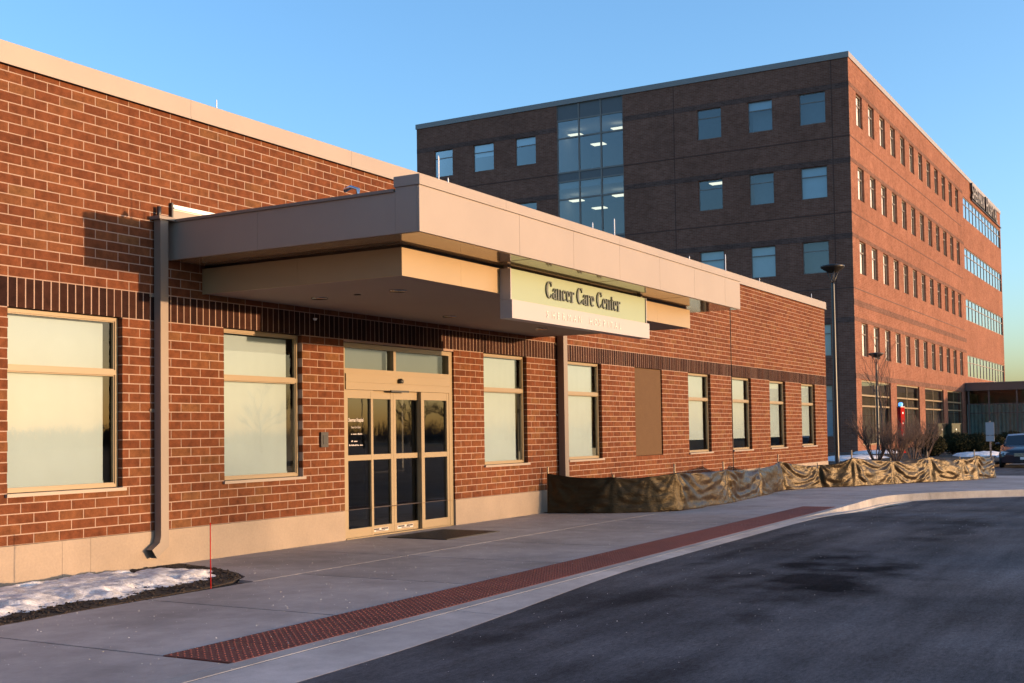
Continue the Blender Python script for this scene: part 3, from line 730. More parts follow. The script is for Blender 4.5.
def glyph(ch, d):
    mb = MB()
    def r_(p, ws=TH): ribbon(mb, p, ws, d)
    if ch == 'C':
        r_(arc(.34, .5, .25, .47, 48, 312, 20), aw(48, 312, TN, .16, 20)); r_([(.52, .98), (.52, .70)], TN); r_([(.50, .15), (.54, .27)], TN); return mb, .62
    if ch == 'c':
        r_(arc(.22, .33, .15, .30, 50, 312, 14), aw(50, 312, TN, TH, 14)); r_([(.33, .60), (.33, .47)], .075); return mb, .41
    if ch == 'e':
        r_(arc(.22, .33, .15, .30, 5, 312, 16), aw(5, 312, TN, TH, 16)); r_([(.08, .36), (.37, .36)], TN); return mb, .43
    if ch == 'a':
        r_([(.31, .5), (.31, .06), (.37, .03)], .12); r_(arc(.20, .5, .11, .13, 5, 175, 8), TN); r_([(.09, .5), (.09, .45)], .08); r_(arc(.19, .2, .12, .17, 70, 330, 12), aw(70, 330, TN, .11, 12)); return mb, .42
    if ch in 'nr':
        r_([(.13, .02), (.13, .63)], .12); r_([(.04, .63), (.13, .63)], TN); r_([(.03, .022), (.23, .022)], TN)
        if ch == 'n':
            r_(arc(.27, .45, .13, .18, 165, 10, 8), TN); r_([(.39, .50), (.39, .02)], .12); r_([(.30, .022), (.49, .022)], TN); return mb, .51
        r_(arc(.26, .46, .12, .17, 160, 50, 7), TN); r_([(.33, .62), (.33, .50)], .09); return mb, .39
    if ch == 't':
        r_([(.15, .85), (.15, .14), (.20, .045), (.29, .05)], [.10, .12, .11, TN]); r_([(.03, .62), (.29, .62)], TN); return mb, .32
SCL = .225; x = 13.16; kx = 2.20
gl = {}; tot = 0
for ch in 'Cancer Care Center': tot += .26 if ch == ' ' else glyph(ch, .1)[1]
kx = 2.22/tot
for ch in 'Cancer Care Center':
    if ch == ' ': x += .26*kx; continue
    if ch not in gl:
        mb, wdt = glyph(ch, .018/SCL); mb.v = [(a*kx, b*SCL, c*SCL) for a, b, c in mb.v]; gl[ch] = (mb.mesh('letter', 'letter'), wdt)
    put('letter', gl[ch][0], sg, loc=(x, SY-.016, 3.115)); x += gl[ch][1]*kx
x = 13.12
for ch in 'SHERMAN HOSPITAL':
    if ch == ' ': x += .17; continue
    me = text_mesh(ch, .125, ext=.002, sx=.95); me.materials.append(M['pale_letter'])
    put('letter', me, sg, loc=(x, SY-.033, 2.865)); x += .145 if ch not in 'MI' else (.165 if ch == 'M' else .08)

# entrance mat, marker stake
matr = thing('door_mat', 'dark ribbed rubber mat in front of the sliding doors', 'mat', (14.1, -.78, 0))
mb = MB(); mb.box(13.45, 14.85, -1.28, -.30, .001, .010); mb.build('mat_backing', 'black', matr)
mb = MB()
for k in range(28): mb.box(13.47+k*.0495, 13.47+k*.0495+.028, -1.26, -.32, .0101, .0125)
mb.build('mat_ribs', 'black', matr, kind='stuff')
MB().tube([(8.36, -1.955, -.1), (8.355, -1.955, .3), (8.36, -1.95, .62)], .005, 6).build('marker_stake', 'red', label='thin red plastic marker stake at the edge of the snowy bed', cat='stake')

# ------------------------------------------------------------------ silt fence
SF = [(18.52, -.10, .78), (18.88, -1.20, .64), (19.30, -1.68, .64), (19.72, -2.00, .80), (22.05, -2.06, .77), (24.5, -1.87, .60), (26.87, -1.63, .80), (28.4, -2.11, .56), (29.1, -2.75, .85), (30.54, -3.35, .62), (31.80, -4.00, .75), (32.82, -4.61, .60), (33.5, -4.87, .76), (34.85, -5.10, .64)]
sfr = thing('silt_fence', 'black fabric silt fence drooping between wooden stakes in front of the wall', 'fence', (27, -2, 0))
cols_ = []                                                     # (x, y, top height, arclength, stake distance, span t, span length)
s_acc = 0
for i in range(len(SF)-1):
    a, b = SF[i], SF[i+1]; L = math.hypot(b[0]-a[0], b[1]-a[1]); n = max(8, int(L/.028))
    for k in range(n + (i == len(SF)-2)):
        t = k/n; sag = (.035+.02*math.sin(i*2.1))*min(1, L/1.4); a = (a[0], a[1], .60+.55*(SF[i][2]-.60)-(.04 if i > 2 else 0)); b = (b[0], b[1], -(.04 if i > 1 else 0)+.60+.55*(SF[i+1][2]-.60))
        h = a[2]+(b[2]-a[2])*t - sag*4*t*(1-t)*(1+.3*math.sin(3*t+i)); cols_.append((a[0]+(b[0]-a[0])*t, a[1]+(b[1]-a[1])*t, h, s_acc+t*L, min(t, 1-t)*L, t, L, i))
    s_acc += L
NV = 26; fb = MB(); uv = []
for c, (x, y, h, s, ds, t, L, i) in enumerate(cols_):
    q = cols_[min(c+1, len(cols_)-1)]; p = cols_[max(c-1, 0)]; tv = Vector((q[0]-p[0], q[1]-p[1])).normalized(); nn = Vector((tv.y, -tv.x))
    slack = min(1, L/1.2)
    for j in range(NV+1):
        v = j/NV
        env = sstep(0, .18, ds)
        belly = .07*slack*math.sin(math.pi*v)*env*(.6+.7*noise.noise((s*.8, 3, i)))
        fan = 0
        for sgn, s0 in ((1, s-t*L), (-1, s-t*L+L)):             # creases fanning down from each stake top
            dd = max(.02, sgn*(s-s0)); ang = math.atan2((1-v)*h+.03, dd); rr = math.hypot((1-v)*h, dd)
            fan += (.010 if i < 3 else .010+.014*abs(math.cos(i*2.3)))*slack*math.sin(ang*(11+3*math.sin(i*1.7+sgn))+2*noise.noise((s*2, v*2, i)))*math.exp(-rr*1.1)*sstep(0, .15, rr)
        wr = .042*slack*noise.noise((s*1.5, v*2.2+s*.35, 1.5)) + .020*noise.noise((s*2.6, v*6+s*1.2, 4)) + .005*noise.noise((s*10, v*12, 8))
        swag = .013*slack*env*(.8 if i < 2 else .35+1.1*abs(math.sin(i*1.9)))*math.sin(6.2832*(v*h+.30*4*t*(1-t)*min(1, L/1.6)+.20*noise.noise((s*1.3, v*1.5, 3)))/.21+i*2)*sstep(0, .2, v)
        off = .060 + swag + belly + fan + wr*(.15+.85*env) + (.05 + .05*noise.noise((s*1.1, 0, 2)))*(1-v)**3
        fb.v.append((x+nn.x*off, y+nn.y*off, max(.004, h*v + .010*noise.noise((s*3, v*3, 6))*(1 if 0 < j else 0)))); uv.append((s, v*h))
for c in range(len(cols_)-1):
    for j in range(NV): fb.f.append((c*(NV+1)+j, (c+1)*(NV+1)+j, (c+1)*(NV+1)+j+1, c*(NV+1)+j+1)); fb.sm.append(True)
fb.uv = uv; fo = fb.build('fence_fabric', 'cloth', sfr)
md = fo.modifiers.new('thick', 'SOLIDIFY'); md.thickness = .003; md.offset = -1
for k, (x, y, h) in enumerate(SF):
    if k in (2, 5): continue
    MB().box(x-.013, x+.013, y-.013, y+.013, -.25, h+(.03 if k % 2 == 0 or k in (3, 6, 8) else .03)).build('stake', 'wood', sfr)

# soil behind the fence and planting ground towards the hospital
MB().prism([(18.5, -.02), (18.95, -1.15), (19.4, -1.62), (19.8, -1.93), (22, -1.98), (26.9, -1.55), (28.5, -2.02), (30.6, -3.25), (33, -4.55), (34.9, -5.0), (36.2, -4.2), (36.4, -3.2), (60, -3.4), (105.5, -3.4), (105.5, 6.9), (69, 6.9), (69, 60), (37.2, 60), (37.2, 13), (37.05, -.02)], -.2, .012).build('planting_ground', 'mulch', kind='structure')

# ------------------------------------------------------------------ hospital block
XT, YT, XR, YL, HT = 69.19, 7.0, 129.9, 37.4, 23.3
hos = thing('hospital_block', 'five storey brick hospital block with rows of windows behind the low building', 'building', (95, 20, 0))
heads = [21.2, 16.77, 12.35, 7.47]; WHT = 1.87
sideY = [(8.38, 9.94), (11.58, 13.10), (14.80, 16.36), (27.8, 29.38), (31.07, 32.72), (34.4, 35.94)]
hx = [(a, b, z-WHT, z) for a, b in sideY for z in heads] + [(a, b, .9, 3.9) for a, b in sideY[:3]] + [(21.40, 26.20, .6, 22.97)]
frontX = [70.86+3.0*k for k in range(12)]
hy = [(x, x+1.5, z-WHT, z+.10) for x in frontX for z in heads]
store = [(70.45, 78.0), (79.75, 87.0), (88.95, 96.1), (97.75, 104.4)]
hy += [(a, b, .35, 4.2) for a, b in store]
RX0 = 107.6
hy += [(RX0, XR-.0, z-WHT, z) for z in heads]
hw = MB()
facade(hw, 'y', XT, YT, YL, 0, HT-.34, hx, .2, 1)
hyf = [h for h in hy if h[0] < RX0-.1]
facade(hw, 'x', YT, XT, XR, 0, HT-.34, hyf + [(RX0, XR-.4, z-WHT, z) for z in heads], .2, 1)
hw.box(XT+.3, XR-.02, YL-.05, YL, 0, HT-.34); hw.box(XR-.02, XR, YT, YL, 0, HT-.34)
hos_wall = hw.build('wall', 'far_brick', hos)
inn = MB()
inn.box(XT+6, XR-1, YT+6, YL-1, 0, HT-1)
for z in [4.9] + [z+.62 for z in heads]: inn.box(XT+.21, XR-.41, YT+.21, YL-.1, z, z+.35)
for y in (7.6, 10.8, 14.0, 21.0, 26.6, 30.2, 33.5): inn.box(XT+.21, XT+6, y-.05, y+.05, .1, HT-1)
for k in range(13): inn.box(69.9+3*k-.05, 69.9+3*k+.05, YT+.21, YT+6, 4.9, HT-1)
inn.box(XT+.21, XR-.41, YT+.21, YL-.1, -.05, .1)
inn.build('interior', 'room', hos)
box_part('roof', 'far_cop', hos, XT+.1, XR-.1, YT+.1, YL-.1, HT-.6, HT-.5)
for b in ((XT-.06, XT+.3, YT-.06, YL+.06), (XT+.301, XR+.06, YT-.06, YT+.3), (XR-.25, XR+.06, YT+.301, YL+.06), (XT+.301, XR-.251, YL-.25, YL+.06)): box_part('coping', 'far_cop', hos, *b, HT-.34, HT)
# darker brick bands and movement joints
for z in heads:
    for a, b in ((YT, 21.39), (26.21, YL)): box_part('brick_band', 'far_band', hos_wall, XT-.012, XT+.02, a, b, z+.02, z+.34)
    box_part('brick_band', 'far_band', hos_wall, XT, RX0-.2, YT-.012, YT+.02, z+.12, z+.36)
    if z < 20: pass
box_part('brick_band', 'far_band', hos_wall, XT, RX0-.2, YT-.010, YT+.02, 8.5, 8.85)
box_part('brick_band', 'far_band', hos_wall, XT, RX0-2, YT-.010, YT+.02, 4.24, 4.55)
for z in (18.38, 13.90, 9.5):
    for a, b in ((YT, 21.39), (26.21, YL)): box_part('joint_or_shade_strip', 'joint', hos_wall, XT-.016, XT+.01, a, b, z-.03, z+.03)
    box_part('joint_or_shade_strip', 'joint', hos_wall, XT, 106.5, YT-.016, YT+.01, z-.035, z+.035)
for y in (17.9, 8.0): box_part('joint_or_shade_strip', 'joint', hos_wall, XT-.018, XT-.013, y-.02, y+.02, 0, HT-.35)
for x in (84.2, 106.0): box_part('joint_or_shade_strip', 'joint', hos_wall, x-.02, x+.02, YT-.018, YT-.0165, 4.6, HT-.35)
# side windows (plane x)
cacheS = {}
def side_window(a, b, z0, z1, blind):
    d = .10; t = .05; zm = z1-.30*(z1-z0)
    key = round(b-a, 2), round(z1-z0, 2)
    fr = MB(); x0 = XT+d
    fr.box(x0, x0+.06, a+.003, a+t, z0+.003, z1-.003); fr.box(x0, x0+.06, b-t, b-.003, z0+.003, z1-.003)
    for u, v in ((z0+.003, z0+t), (zm-.03, zm+.03), (z1-t, z1-.003)): fr.box(x0+.002, x0+.06, a+t, b-t, u, v)
    f = fr.build('window', 'mull', hos)
    for u, v in ((z0+t, zm-.03), (zm+.03, z1-t)): MB().quad((x0+.03, a+t, u), (x0+.03, b-t, u), (x0+.03, b-t, v), (x0+.03, a+t, v)).build('pane', 'blue_glass', f)
    if blind: MB().quad((x0+.12, a, z1-(z1-z0)*blind), (x0+.12, b, z1-(z1-z0)*blind), (x0+.12, b, z1), (x0+.12, a, z1)).build('window_blind', 'blind', f)
for k, (a, b) in enumerate(sideY):
    for j, z in enumerate(heads): side_window(a, b, z-WHT, z, {(0, 1): 1, (2, 2): 1, (1, 2): 1, (0, 2): .0, (0, 3): 1, (1, 0): .3, (4, 0): .45, (3, 0): .25, (2, 1): .0}.get((k, j), 0))
for a, b in sideY[:3]: side_window(a, b, .9, 3.9, 1)
# front windows (plane y): one frame mesh shared by all copies
def front_frame(wd, ht):
    t = .05; zm = ht*.68; fr = MB()
    fr.box(.003, t, 0, .06, .003, ht-.003); fr.box(wd-t, wd-.003, 0, .06, .003, ht-.003)
    for u, v in ((.003, t), (zm-.03, zm+.03), (ht-t, ht-.003)): fr.box(t, wd-t, .002, .06, u, v)
    g = [MB().quad((t, .03, u), (wd-t, .03, u), (wd-t, .03, v), (t, .03, v)).mesh('pane', 'clear_glass') for u, v in ((t, zm-.03), (zm+.03, ht-t))]
    bl = MB().quad((.06, .12, .05), (wd-.06, .12, .05), (wd-.06, .12, ht-.05), (.06, .12, ht-.05)).mesh('window_blind', 'blind')
    return fr.mesh('window', 'mull'), g, bl
ff, fg, fbl = front_frame(1.5, WHT+.10)
for z in heads:
    for x in frontX:
        f = put('window', ff, hos, loc=(x, YT+.13, z-WHT))
        for g in fg: put('pane', g, f)
        put('window_blind', fbl, f)
# ribbon windows
for z in heads:
    z0 = z-WHT; fr = MB(); n = 12; wd = (XR-.4-RX0)/n; zm = z0+WHT*.66
    for k in range(n+1): fr.box(RX0+wd*k-.045, RX0+wd*k+.045, YT+.05, YT+.13, z0, z)
    for k in range(n):
        for u, v in ((z0, z0+.06), (zm-.03, zm+.03), (z-.06, z)): fr.box(RX0+wd*k+.046, RX0+wd*(k+1)-.046, YT+.055, YT+.13, u, v)
    f = fr.build('ribbon_window', 'mull', hos)
    for k in range(n):
        a, b = RX0+wd*k+.046, RX0+wd*(k+1)-.046
        for u, v in ((z0+.06, zm-.03), (zm+.03, z-.06)): MB().quad((a, YT+.09, u), (b, YT+.09, u), (b, YT+.09, v), (a, YT+.09, v)).build('pane', 'blue_glass', f)
# storefront bays
for a, b in store:
    fr = MB(); n = 2; wd = (b-a)/n
    for k in range(n+1): fr.box(a+wd*k-(0 if k == 0 else .04), a+wd*k+(0 if k == n else .04), YT+.12, YT+.2, .35, 4.2)
    for z in (.38, 2.66, 3.30, 4.15):
        for k in range(n): fr.box(a+wd*k+.041, a+wd*(k+1)-.041, YT+.10, YT+.2, z-.05, z+.05)
    f = fr.build('storefront_window', 'frame', hos)
    for k in range(n):
        for u, v in ((.43, 2.61), (2.71, 3.25), (3.35, 4.10)): MB().quad((a+wd*k+.04, YT+.15, u), (a+wd*(k+1)-.04, YT+.15, u), (a+wd*(k+1)-.04, YT+.15, v), (a+wd*k+.04, YT+.15, v)).build('pane', 'clear_glass', f)
    cu = MB(); m_ = 90
    for q in range(m_):
        u0 = a+.05+(b-a-.1)*q/m_; u1 = a+.05+(b-a-.1)*(q+1)/m_
        cu.quad((u0, YT+.35+.04*(q % 2), .15), (u1, YT+.35+.04*((q+1) % 2), .15), (u1, YT+.35+.04*((q+1) % 2), 4.2), (u0, YT+.35+.04*(q % 2), 4.2))
    cu.build('curtain', 'curtain', f)
# stair glazing between the two brick fields
A0, A1 = 21.40, 26.20; cw = MB(); x0 = XT+.06
vb = [A0, A0+1.6, A0+3.2, A1]
levels = []
for z in [22.97] + [c-.0 for c in (18.45, 14.0, 9.6, 5.1)]: levels.append(z)
for y in vb: cw.box(x0-.02, x0+.10, y-.045 if y > A0 else y, y+.045 if y < A1 else y, .6, 22.97)
cwo = None; horiz = []
for zt in levels:
    sp = zt-(1.05 if zt > 22 else .60); tr = sp-1.18; bt = zt-4.47 if zt < 22 else 18.45
    horiz += [zt, sp, tr]
for z in horiz:
    for a, b in zip(vb, vb[1:]): cw.box(x0-.01, x0+.10, a+.046, b-.046, z-.05, z+.05)
cwo = cw.build('stair_glazing', 'mull', hos)
for n_, zt in enumerate(levels):
    sp = zt-(1.05 if zt > 22 else .60); tr = sp-1.18; bt = levels[n_+1] if n_+1 < len(levels) else .65
    for a, b in zip(vb, vb[1:]):
        box_part('spandrel_panel', 'spandrel', cwo, x0+.03, x0+.06, a+.046, b-.046, sp+.051, zt-.051)
        for u, v in ((tr+.05, sp-.05), (bt+.05, tr-.05)): MB().quad((x0+.045, a+.046, u), (x0+.045, b-.046, u), (x0+.045, b-.046, v), (x0+.045, a+.046, v)).build('pane', 'blue_glass', cwo)
for y, z in ((15.92, 16.98), (12.56, 16.98), (25.9, 21.46), (24.2, 20.6), (22.7, 21.46), (25.9, 16.98), (24.2, 16.3), (22.7, 16.98)):
    box_part('ceiling_light', 'lamp_on', hos, XT+1.9, XT+2.5, y-.45, y+.45, z-.03, z+.02)
# roof edge sign letters
hs_ = thing('roof_sign', 'white channel letters reading Sherman Hospital along the hospital roof edge', 'sign', (120.7, 6.6, 21.4))
x = 111.2
for n_, ch in enumerate('SHERMAN HOSPITAL'):
    if ch == ' ': x += .9; continue
    me = text_mesh(ch, 2.05 if n_ in (0, 8) else 1.65, ext=.10, sx=.80, bold=.02); me.materials.append(M['far_cop']); me.materials.append(M['dark'])
    wmax = max(v.co.x for v in me.vertices)
    for p_ in me.polygons: p_.material_index = 0 if p_.normal.y < -.5 else 1
    put('letter', me, hs_, loc=(x-120.7, .25, .17), rel=True); x += wmax+.16
box_part('sign_rail', 'dark', hs_, 111.6, 129.5, YT-.16, YT-.02, 21.45, 21.53)
# glazed entrance wing
wing = thing('glazed_wing', 'low glazed entrance wing with taupe fascia beside the hospital', 'building', (112, -4, 0))
WX, WY0, WY1 = 105.95, -24.0, 6.98
box_part('fascia', 'fascia_dark', wing, WX-.15, 128, WY0, WY1, 4.34, 4.95); box_part('coping', 'far_cop', wing, WX-.22, 128.1, WY0-.1, WY1, 4.951, 5.02)
box_part('base_wall', 'fascia_dark', wing, WX-.05, WX+.2, WY0, WY1, 0, .3); box_part('back_wall', 'room', wing, 112, 112.2, WY0+.2, WY1, 0, 4.33); box_part('end_wall', 'far_brick', wing, WX-.1, 128, WY0, WY0+.2, 0, 4.335); box_part('east_wall', 'far_brick', wing, 127.8, 128, WY0+.21, WY1, 0, 4.335)
mu = MB(); ys = [6.75-.0] + [5.15-2.17*k for k in range(14)]
for y in ys: mu.box(WX-.04, WX+.1, y-.06, y+.06, .301, 4.339)
for a, b in zip(ys, ys[1:]):
    for z in (2.44, 3.2): mu.box(WX-.03, WX+.1, b+.061, a-.061, z-.035, z+.035)
mo = mu.build('wing_glazing', 'fascia_dark', wing)
for a, b in zip(ys, ys[1:]):
    MB().quad((WX+.04, b, .3), (WX+.04, a, .3), (WX+.04, a, 4.34), (WX+.04, b, 4.34)).build('pane', 'wing_glass', mo)
cu = MB(); q = 200
for k in range(q):
    u0 = WY0+(WY1-WY0)*k/q; u1 = WY0+(WY1-WY0)*(k+1)/q
    cu.quad((WX+.6+.06*(k % 2), u0, .2), (WX+.6+.06*((k+1) % 2), u1, .2), (WX+.6+.06*((k+1) % 2), u1, 3.2), (WX+.6+.06*(k % 2), u0, 3.2))
cu.build('curtain', 'wing_curtain', wing)

# ------------------------------------------------------------------ street furniture
def lamp(loc, H, label, s=1.0, rz=0):
    t = thing('street_lamp', label, 'street lamp', loc, rz, 'dark post top lamps')
    MB().lathe([(.16, 0), (.16, .06), (.10, .08), (.075, .5), (.055, H-.65), (.05, H-.6)], n=14).build('pole', 'dark', t, rel=True)
    y = MB()
    for k in range(4):
        a = k*math.pi/2+.5; y.tube([(0, 0, H-.62), (.06*math.cos(a), .06*math.sin(a), H-.52), (.19*math.cos(a), .19*math.sin(a), H-.22)], .018, 6)
    y.build('yoke', 'dark', t, rel=True)
    hd = MB(); hd.lathe([(.05, H-.26), (.16, H-.24), (.36, H-.10), (.41, H-.05), (.41, H-.01), (.30, H+.02), (.04, H+.04)], n=22); hd.build('lamp_head', 'dark', t, rel=True)
    return t
lamp((41.1, .77, -.02), 7.05, 'tall dark street lamp with a flared head beside the far brick wall end')
lamp((67.3, 5.4, -.1), 5.62, 'smaller distant street lamp in front of the sunlit hospital face')
pp = thing('emergency_phone', 'slim red emergency phone tower with a lit blue beacon', 'emergency phone', (65.9, 3.85, 0), -.6)
MB().box(-.14, .14, -.14, .14, 0, 2.45).build('column', 'red', pp, rel=True)
MB().box(-.15, .15, -.15, .15, 2.452, 2.50).box(-.09, .09, -.09, .09, 2.50, 2.52).build('cap', 'dark', pp, rel=True)
MB().lathe([(.10, 2.52), (.115, 2.56), (.115, 2.68), (.06, 2.72)], n=12).build('beacon', 'blue_light', pp, rel=True)
fc = MB()
for z in (2.1, 1.55, .95): fc.box(-.035, .035, -.15, -.141, z, z+.10)
fc.build('face_plate', 'white', pp, rel=True)
for x, y, lb in ((69.0, 2.55, 'green electrical cabinet nearer the red emergency phone'), (69.5, 1.9, 'green electrical cabinet nearer the glazed wing')):
    g = thing('electrical_cabinet', lb, 'cabinet', (x, y, 0), -.5, 'green cabinets before the hospital')
    MB().box(-.36, .36, -.30, .30, .1, 1.50).build('cabinet_body', 'green_box', g, rel=True)
    MB().box(-.39, .39, -.33, .33, 1.501, 1.56).build('cabinet_lid', 'green_box', g, rel=True)
    MB().box(-.33, .33, -.316, -.301, .16, 1.45).build('cabinet_door', 'green_box', g, rel=True)
    MB().box(-.03, .04, -.322, -.3165, 1.18, 1.26).build('warning_label', 'white', g, rel=True)
    MB().box(-.44, .44, -.38, .38, -.05, .099).build('plinth', 'kerb', g, rel=True)
sp = thing('parking_sign', 'small parking sign with two plates on a thin post near the car', 'sign', (48, -3.2, -.16), 0)
MB().box(-.03, .03, -.03, .03, 0, 1.75).build('post', 'steel', sp, rel=True)
MB().box(-.045, -.031, -.15, .15, 1.22, 1.70).build('sign_plate', 'sidelight', sp, rel=True); MB().box(-.045, -.031, -.15, .15, .98, 1.20).build('sign_plate', 'sidelight', sp, rel=True)

# ------------------------------------------------------------------ car
def car(loc, rz):
    t = thing('parked_car', 'dark sedan facing the camera at the right edge beside the small sign', 'car', loc, rz)
    # local: nose towards -x, z up
    ring = lambda x, w_, zb, zs, zt, wt: [(x, -w_*.86, zb), (x, -w_*.98, zb+.14), (x, -w_, (zb+zs)/2+.03), (x, -w_*.96, zs), (x, -wt, zt), (x, 0, zt+.025), (x, wt, zt), (x, w_*.96, zs), (x, w_, (zb+zs)/2+.03), (x, w_*.98, zb+.14), (x, w_*.86, zb)]
    secs = [ring(0, .66, .30, .58, .66, .50), ring(.06, .78, .24, .62, .71, .58), ring(.25, .86, .20, .66, .78, .62), ring(.75, .90, .19, .72, .86, .66), ring(1.25, .91, .19, .80, .93, .70), ring(1.7, .91, .2, .86, .95, .74),
            ring(2.6, .91, .2, .88, .95, .76), ring(3.5, .90, .2, .90, .97, .74), ring(4.2, .88, .22, .88, .98, .68), ring(4.6, .82, .26, .84, .94, .6), ring(4.75, .70, .34, .76, .84, .5)]
    k = 11; mb = MB()
    mb.add([v for s in secs for v in s], [(i*k+j, i*k+(j+1) % k, (i+1)*k+(j+1) % k, (i+1)*k+j) for i in range(len(secs)-1) for j in range(k)] + [tuple(range(k-1, -1, -1)), tuple(range((len(secs)-1)*k, len(secs)*k))], True)
    body = mb.build('body', 'car', t, rel=True)
    cab = [(1.28, .74, .93), (1.95, .60, 1.33), (2.3, .58, 1.39), (3.0, .58, 1.39), (3.5, .60, 1.32), (4.15, .70, .97)]
    rf = MB(); gl_ = MB(); gr_ = MB()
    for i in range(len(cab)-1):
        (xa, wa, za), (xb, wb, zb) = cab[i], cab[i+1]
        (gl_ if i == 0 else gr_ if i == 4 else rf).add([(xa, -wa, za), (xb, -wb, zb), (xb, 0, zb+.035), (xb, wb, zb), (xa, wa, za), (xa, 0, za+.035)], [(0, 5, 2, 1), (5, 4, 3, 2)], True)
    rf.build('roof', 'snowroof', t, rel=True); gl_.build('windscreen', 'carglass', t, rel=True); gr_.build('rear_window', 'carglass', t, rel=True)
    sd_ = MB(); pl = MB()
    for s in (-1, 1):
        sd_.add([(1.45, s*.745, .94), (4.0, s*.72, .96), (3.5, s*.605, 1.30), (2.95, s*.585, 1.37), (2.3, s*.585, 1.37), (1.98, s*.605, 1.31)], [(0, 1, 2, 3, 4, 5)])
        for a, b in (((1.28, s*.74, .93), (1.95, s*.60, 1.335)), ((2.75, s*.735, .95), (2.72, s*.59, 1.38)), ((4.15, s*.70, .97), (3.5, s*.60, 1.325)), ((1.95, s*.60, 1.335), (3.5, s*.60, 1.325))): pl.tube([a, b], .03, 6)
        m_ = MB(); m_.lathe([(.01, -.06), (.09, -.04), (.10, .04), (.02, .07)], (1.62, s*.98, .99), 10); m_.tube([(1.62, s*.80, .95), (1.62, s*.94, .97)], .02, 6); m_.build('mirror', 'car', t, rel=True)
        hl = MB(); hl.add([(.035, s*.40, .55), (.045, s*.70, .56), (.26, s*.845, .60), (.26, s*.82, .70), (.065, s*.68, .69), (.03, s*.42, .66)], [(0, 1, 4, 5), (1, 2, 3, 4)]); hl.v = [(a-.03, b*1.01, c) for a, b, c in hl.v]; hl.build('headlight', 'lens', t, rel=True)
    sd_.build('side_window', 'carglass', t, rel=True); pl.build('pillar', 'car', t, rel=True)
    gr = MB()
    for z in (.50, .535, .57, .605): gr.box(-.03, .02, -.36, .36, z, z+.016)
    gr.build('grille', 'steel', t, rel=True)
    bp = MB(); bp.add([(.05, -.80, .24), (-.05, -.5, .24), (-.07, 0, .24), (-.05, .5, .24), (.05, .80, .24), (.05, -.82, .46), (-.05, -.5, .47), (-.07, 0, .47), (-.05, .5, .47), (.05, .82, .46)], [(j, j+1, j+6, j+5) for j in range(4)], True); bp.build('bumper', 'car', t, rel=True)
    MB().box(-.095, -.075, -.155, .155, .36, .47).build('number_plate', 'white', t, rel=True)
    for s in (-1, 1):
        for x in (.88, 3.72):
            wv = []; wh = MB()
            prof = [(.20, -.10), (.29, -.10), (.325, -.07), (.325, .07), (.29, .10), (.20, .10)]
            n = 20; wh.add([(x+r_*math.cos(6.2832*q/n), s*.82+yy, .325+r_*math.sin(6.2832*q/n)) for r_, yy in prof for q in range(n)], [(i*n+q, i*n+(q+1) % n, (i+1)*n+(q+1) % n, (i+1)*n+q) for i in range(5) for q in range(n)], True)
            wo = wh.build('wheel', 'tyre', t, rel=True)
            rm = MB(); rm.add([(x+.2*math.cos(6.2832*q/n), s*.88, .325+.2*math.sin(6.2832*q/n)) for q in range(n)] + [(x, s*.905, .325)], [(q, (q+1) % n, n) for q in range(n)]); rm.build('rim', 'steel', wo)
    return t
M['carglass'] = plain('dark car glass', (.012, .014, .016), .05, var=.05); M['snowroof'] = M['car']
M['lens'] = plain('headlight lens', (.42, .43, .46), .12, var=.05)
M['snowroof'] = plain('frosted car roof', (.30, .30, .33), .5, var=.3, scale=6)
car((46.95, -4.50, -.156), .118).scale = (.95, .95, .88)

# ------------------------------------------------------------------ plants
def twigs(mb, p, d, L, r_, depth, spread, n=3, seed=None):
    q = p + d*L*.5 + Vector((random.uniform(-1, 1), random.uniform(-1, 1), 0))*L*.05; e = p + d*L
    mb.tube([p, q, e], [r_, r_*.85, r_*.65], 4 if r_ > .01 else 3, cap=False)
    if depth == 0: return
    for k in range(n):
        a = random.uniform(0, 6.28); nd = (d + Vector((math.cos(a), math.sin(a), random.uniform(-.1, .5)))*spread*random.uniform(.5, 1)).normalized()
        twigs(mb, p + d*L*random.uniform(.45, 1), nd, L*random.uniform(.55, .8), r_*.6, depth-1, spread, n)
def shrub_mesh(h, stems, seed):
    random.seed(seed); mb = MB()
    for _ in range(stems):
        a = random.uniform(0, 6.28); d = Vector((math.cos(a)*.42, math.sin(a)*.42, 1)).normalized()
        twigs(mb, Vector((math.cos(a)*.12, math.sin(a)*.12, -.03)), d, h*random.uniform(.38, .55), .016, 3, .55, 3)
    return mb.mesh('twigs', 'bark')
sm_ = [shrub_mesh(1.6, 24, 3), shrub_mesh(1.35, 22, 5), shrub_mesh(1.8, 20, 9)]
for k, (x, y, m_, s, lb) in enumerate(((51.05, 1.75, 0, 1.15, 'leftmost bare shrub, at the foot of the smaller street lamp'), (51.3, 1.05, 1, 1.0, 'dense bare shrub left of the red emergency phone'), (50.2, .75, 0, .85, 'low bare shrub just behind the silt fence'), (53.5, .75, 1, 1.1, 'bare shrub in front of the red emergency phone'), (55.9, .75, 2, 1.1, 'bare spreading shrub right of the red emergency phone'))):
    t = thing('bare_shrub', lb, 'shrub', (x, y, 0), k*1.3, 'bare shrubs behind the silt fence'); o = put('twigs', sm_[m_], t, rel=True); o.scale = (s, s, s)
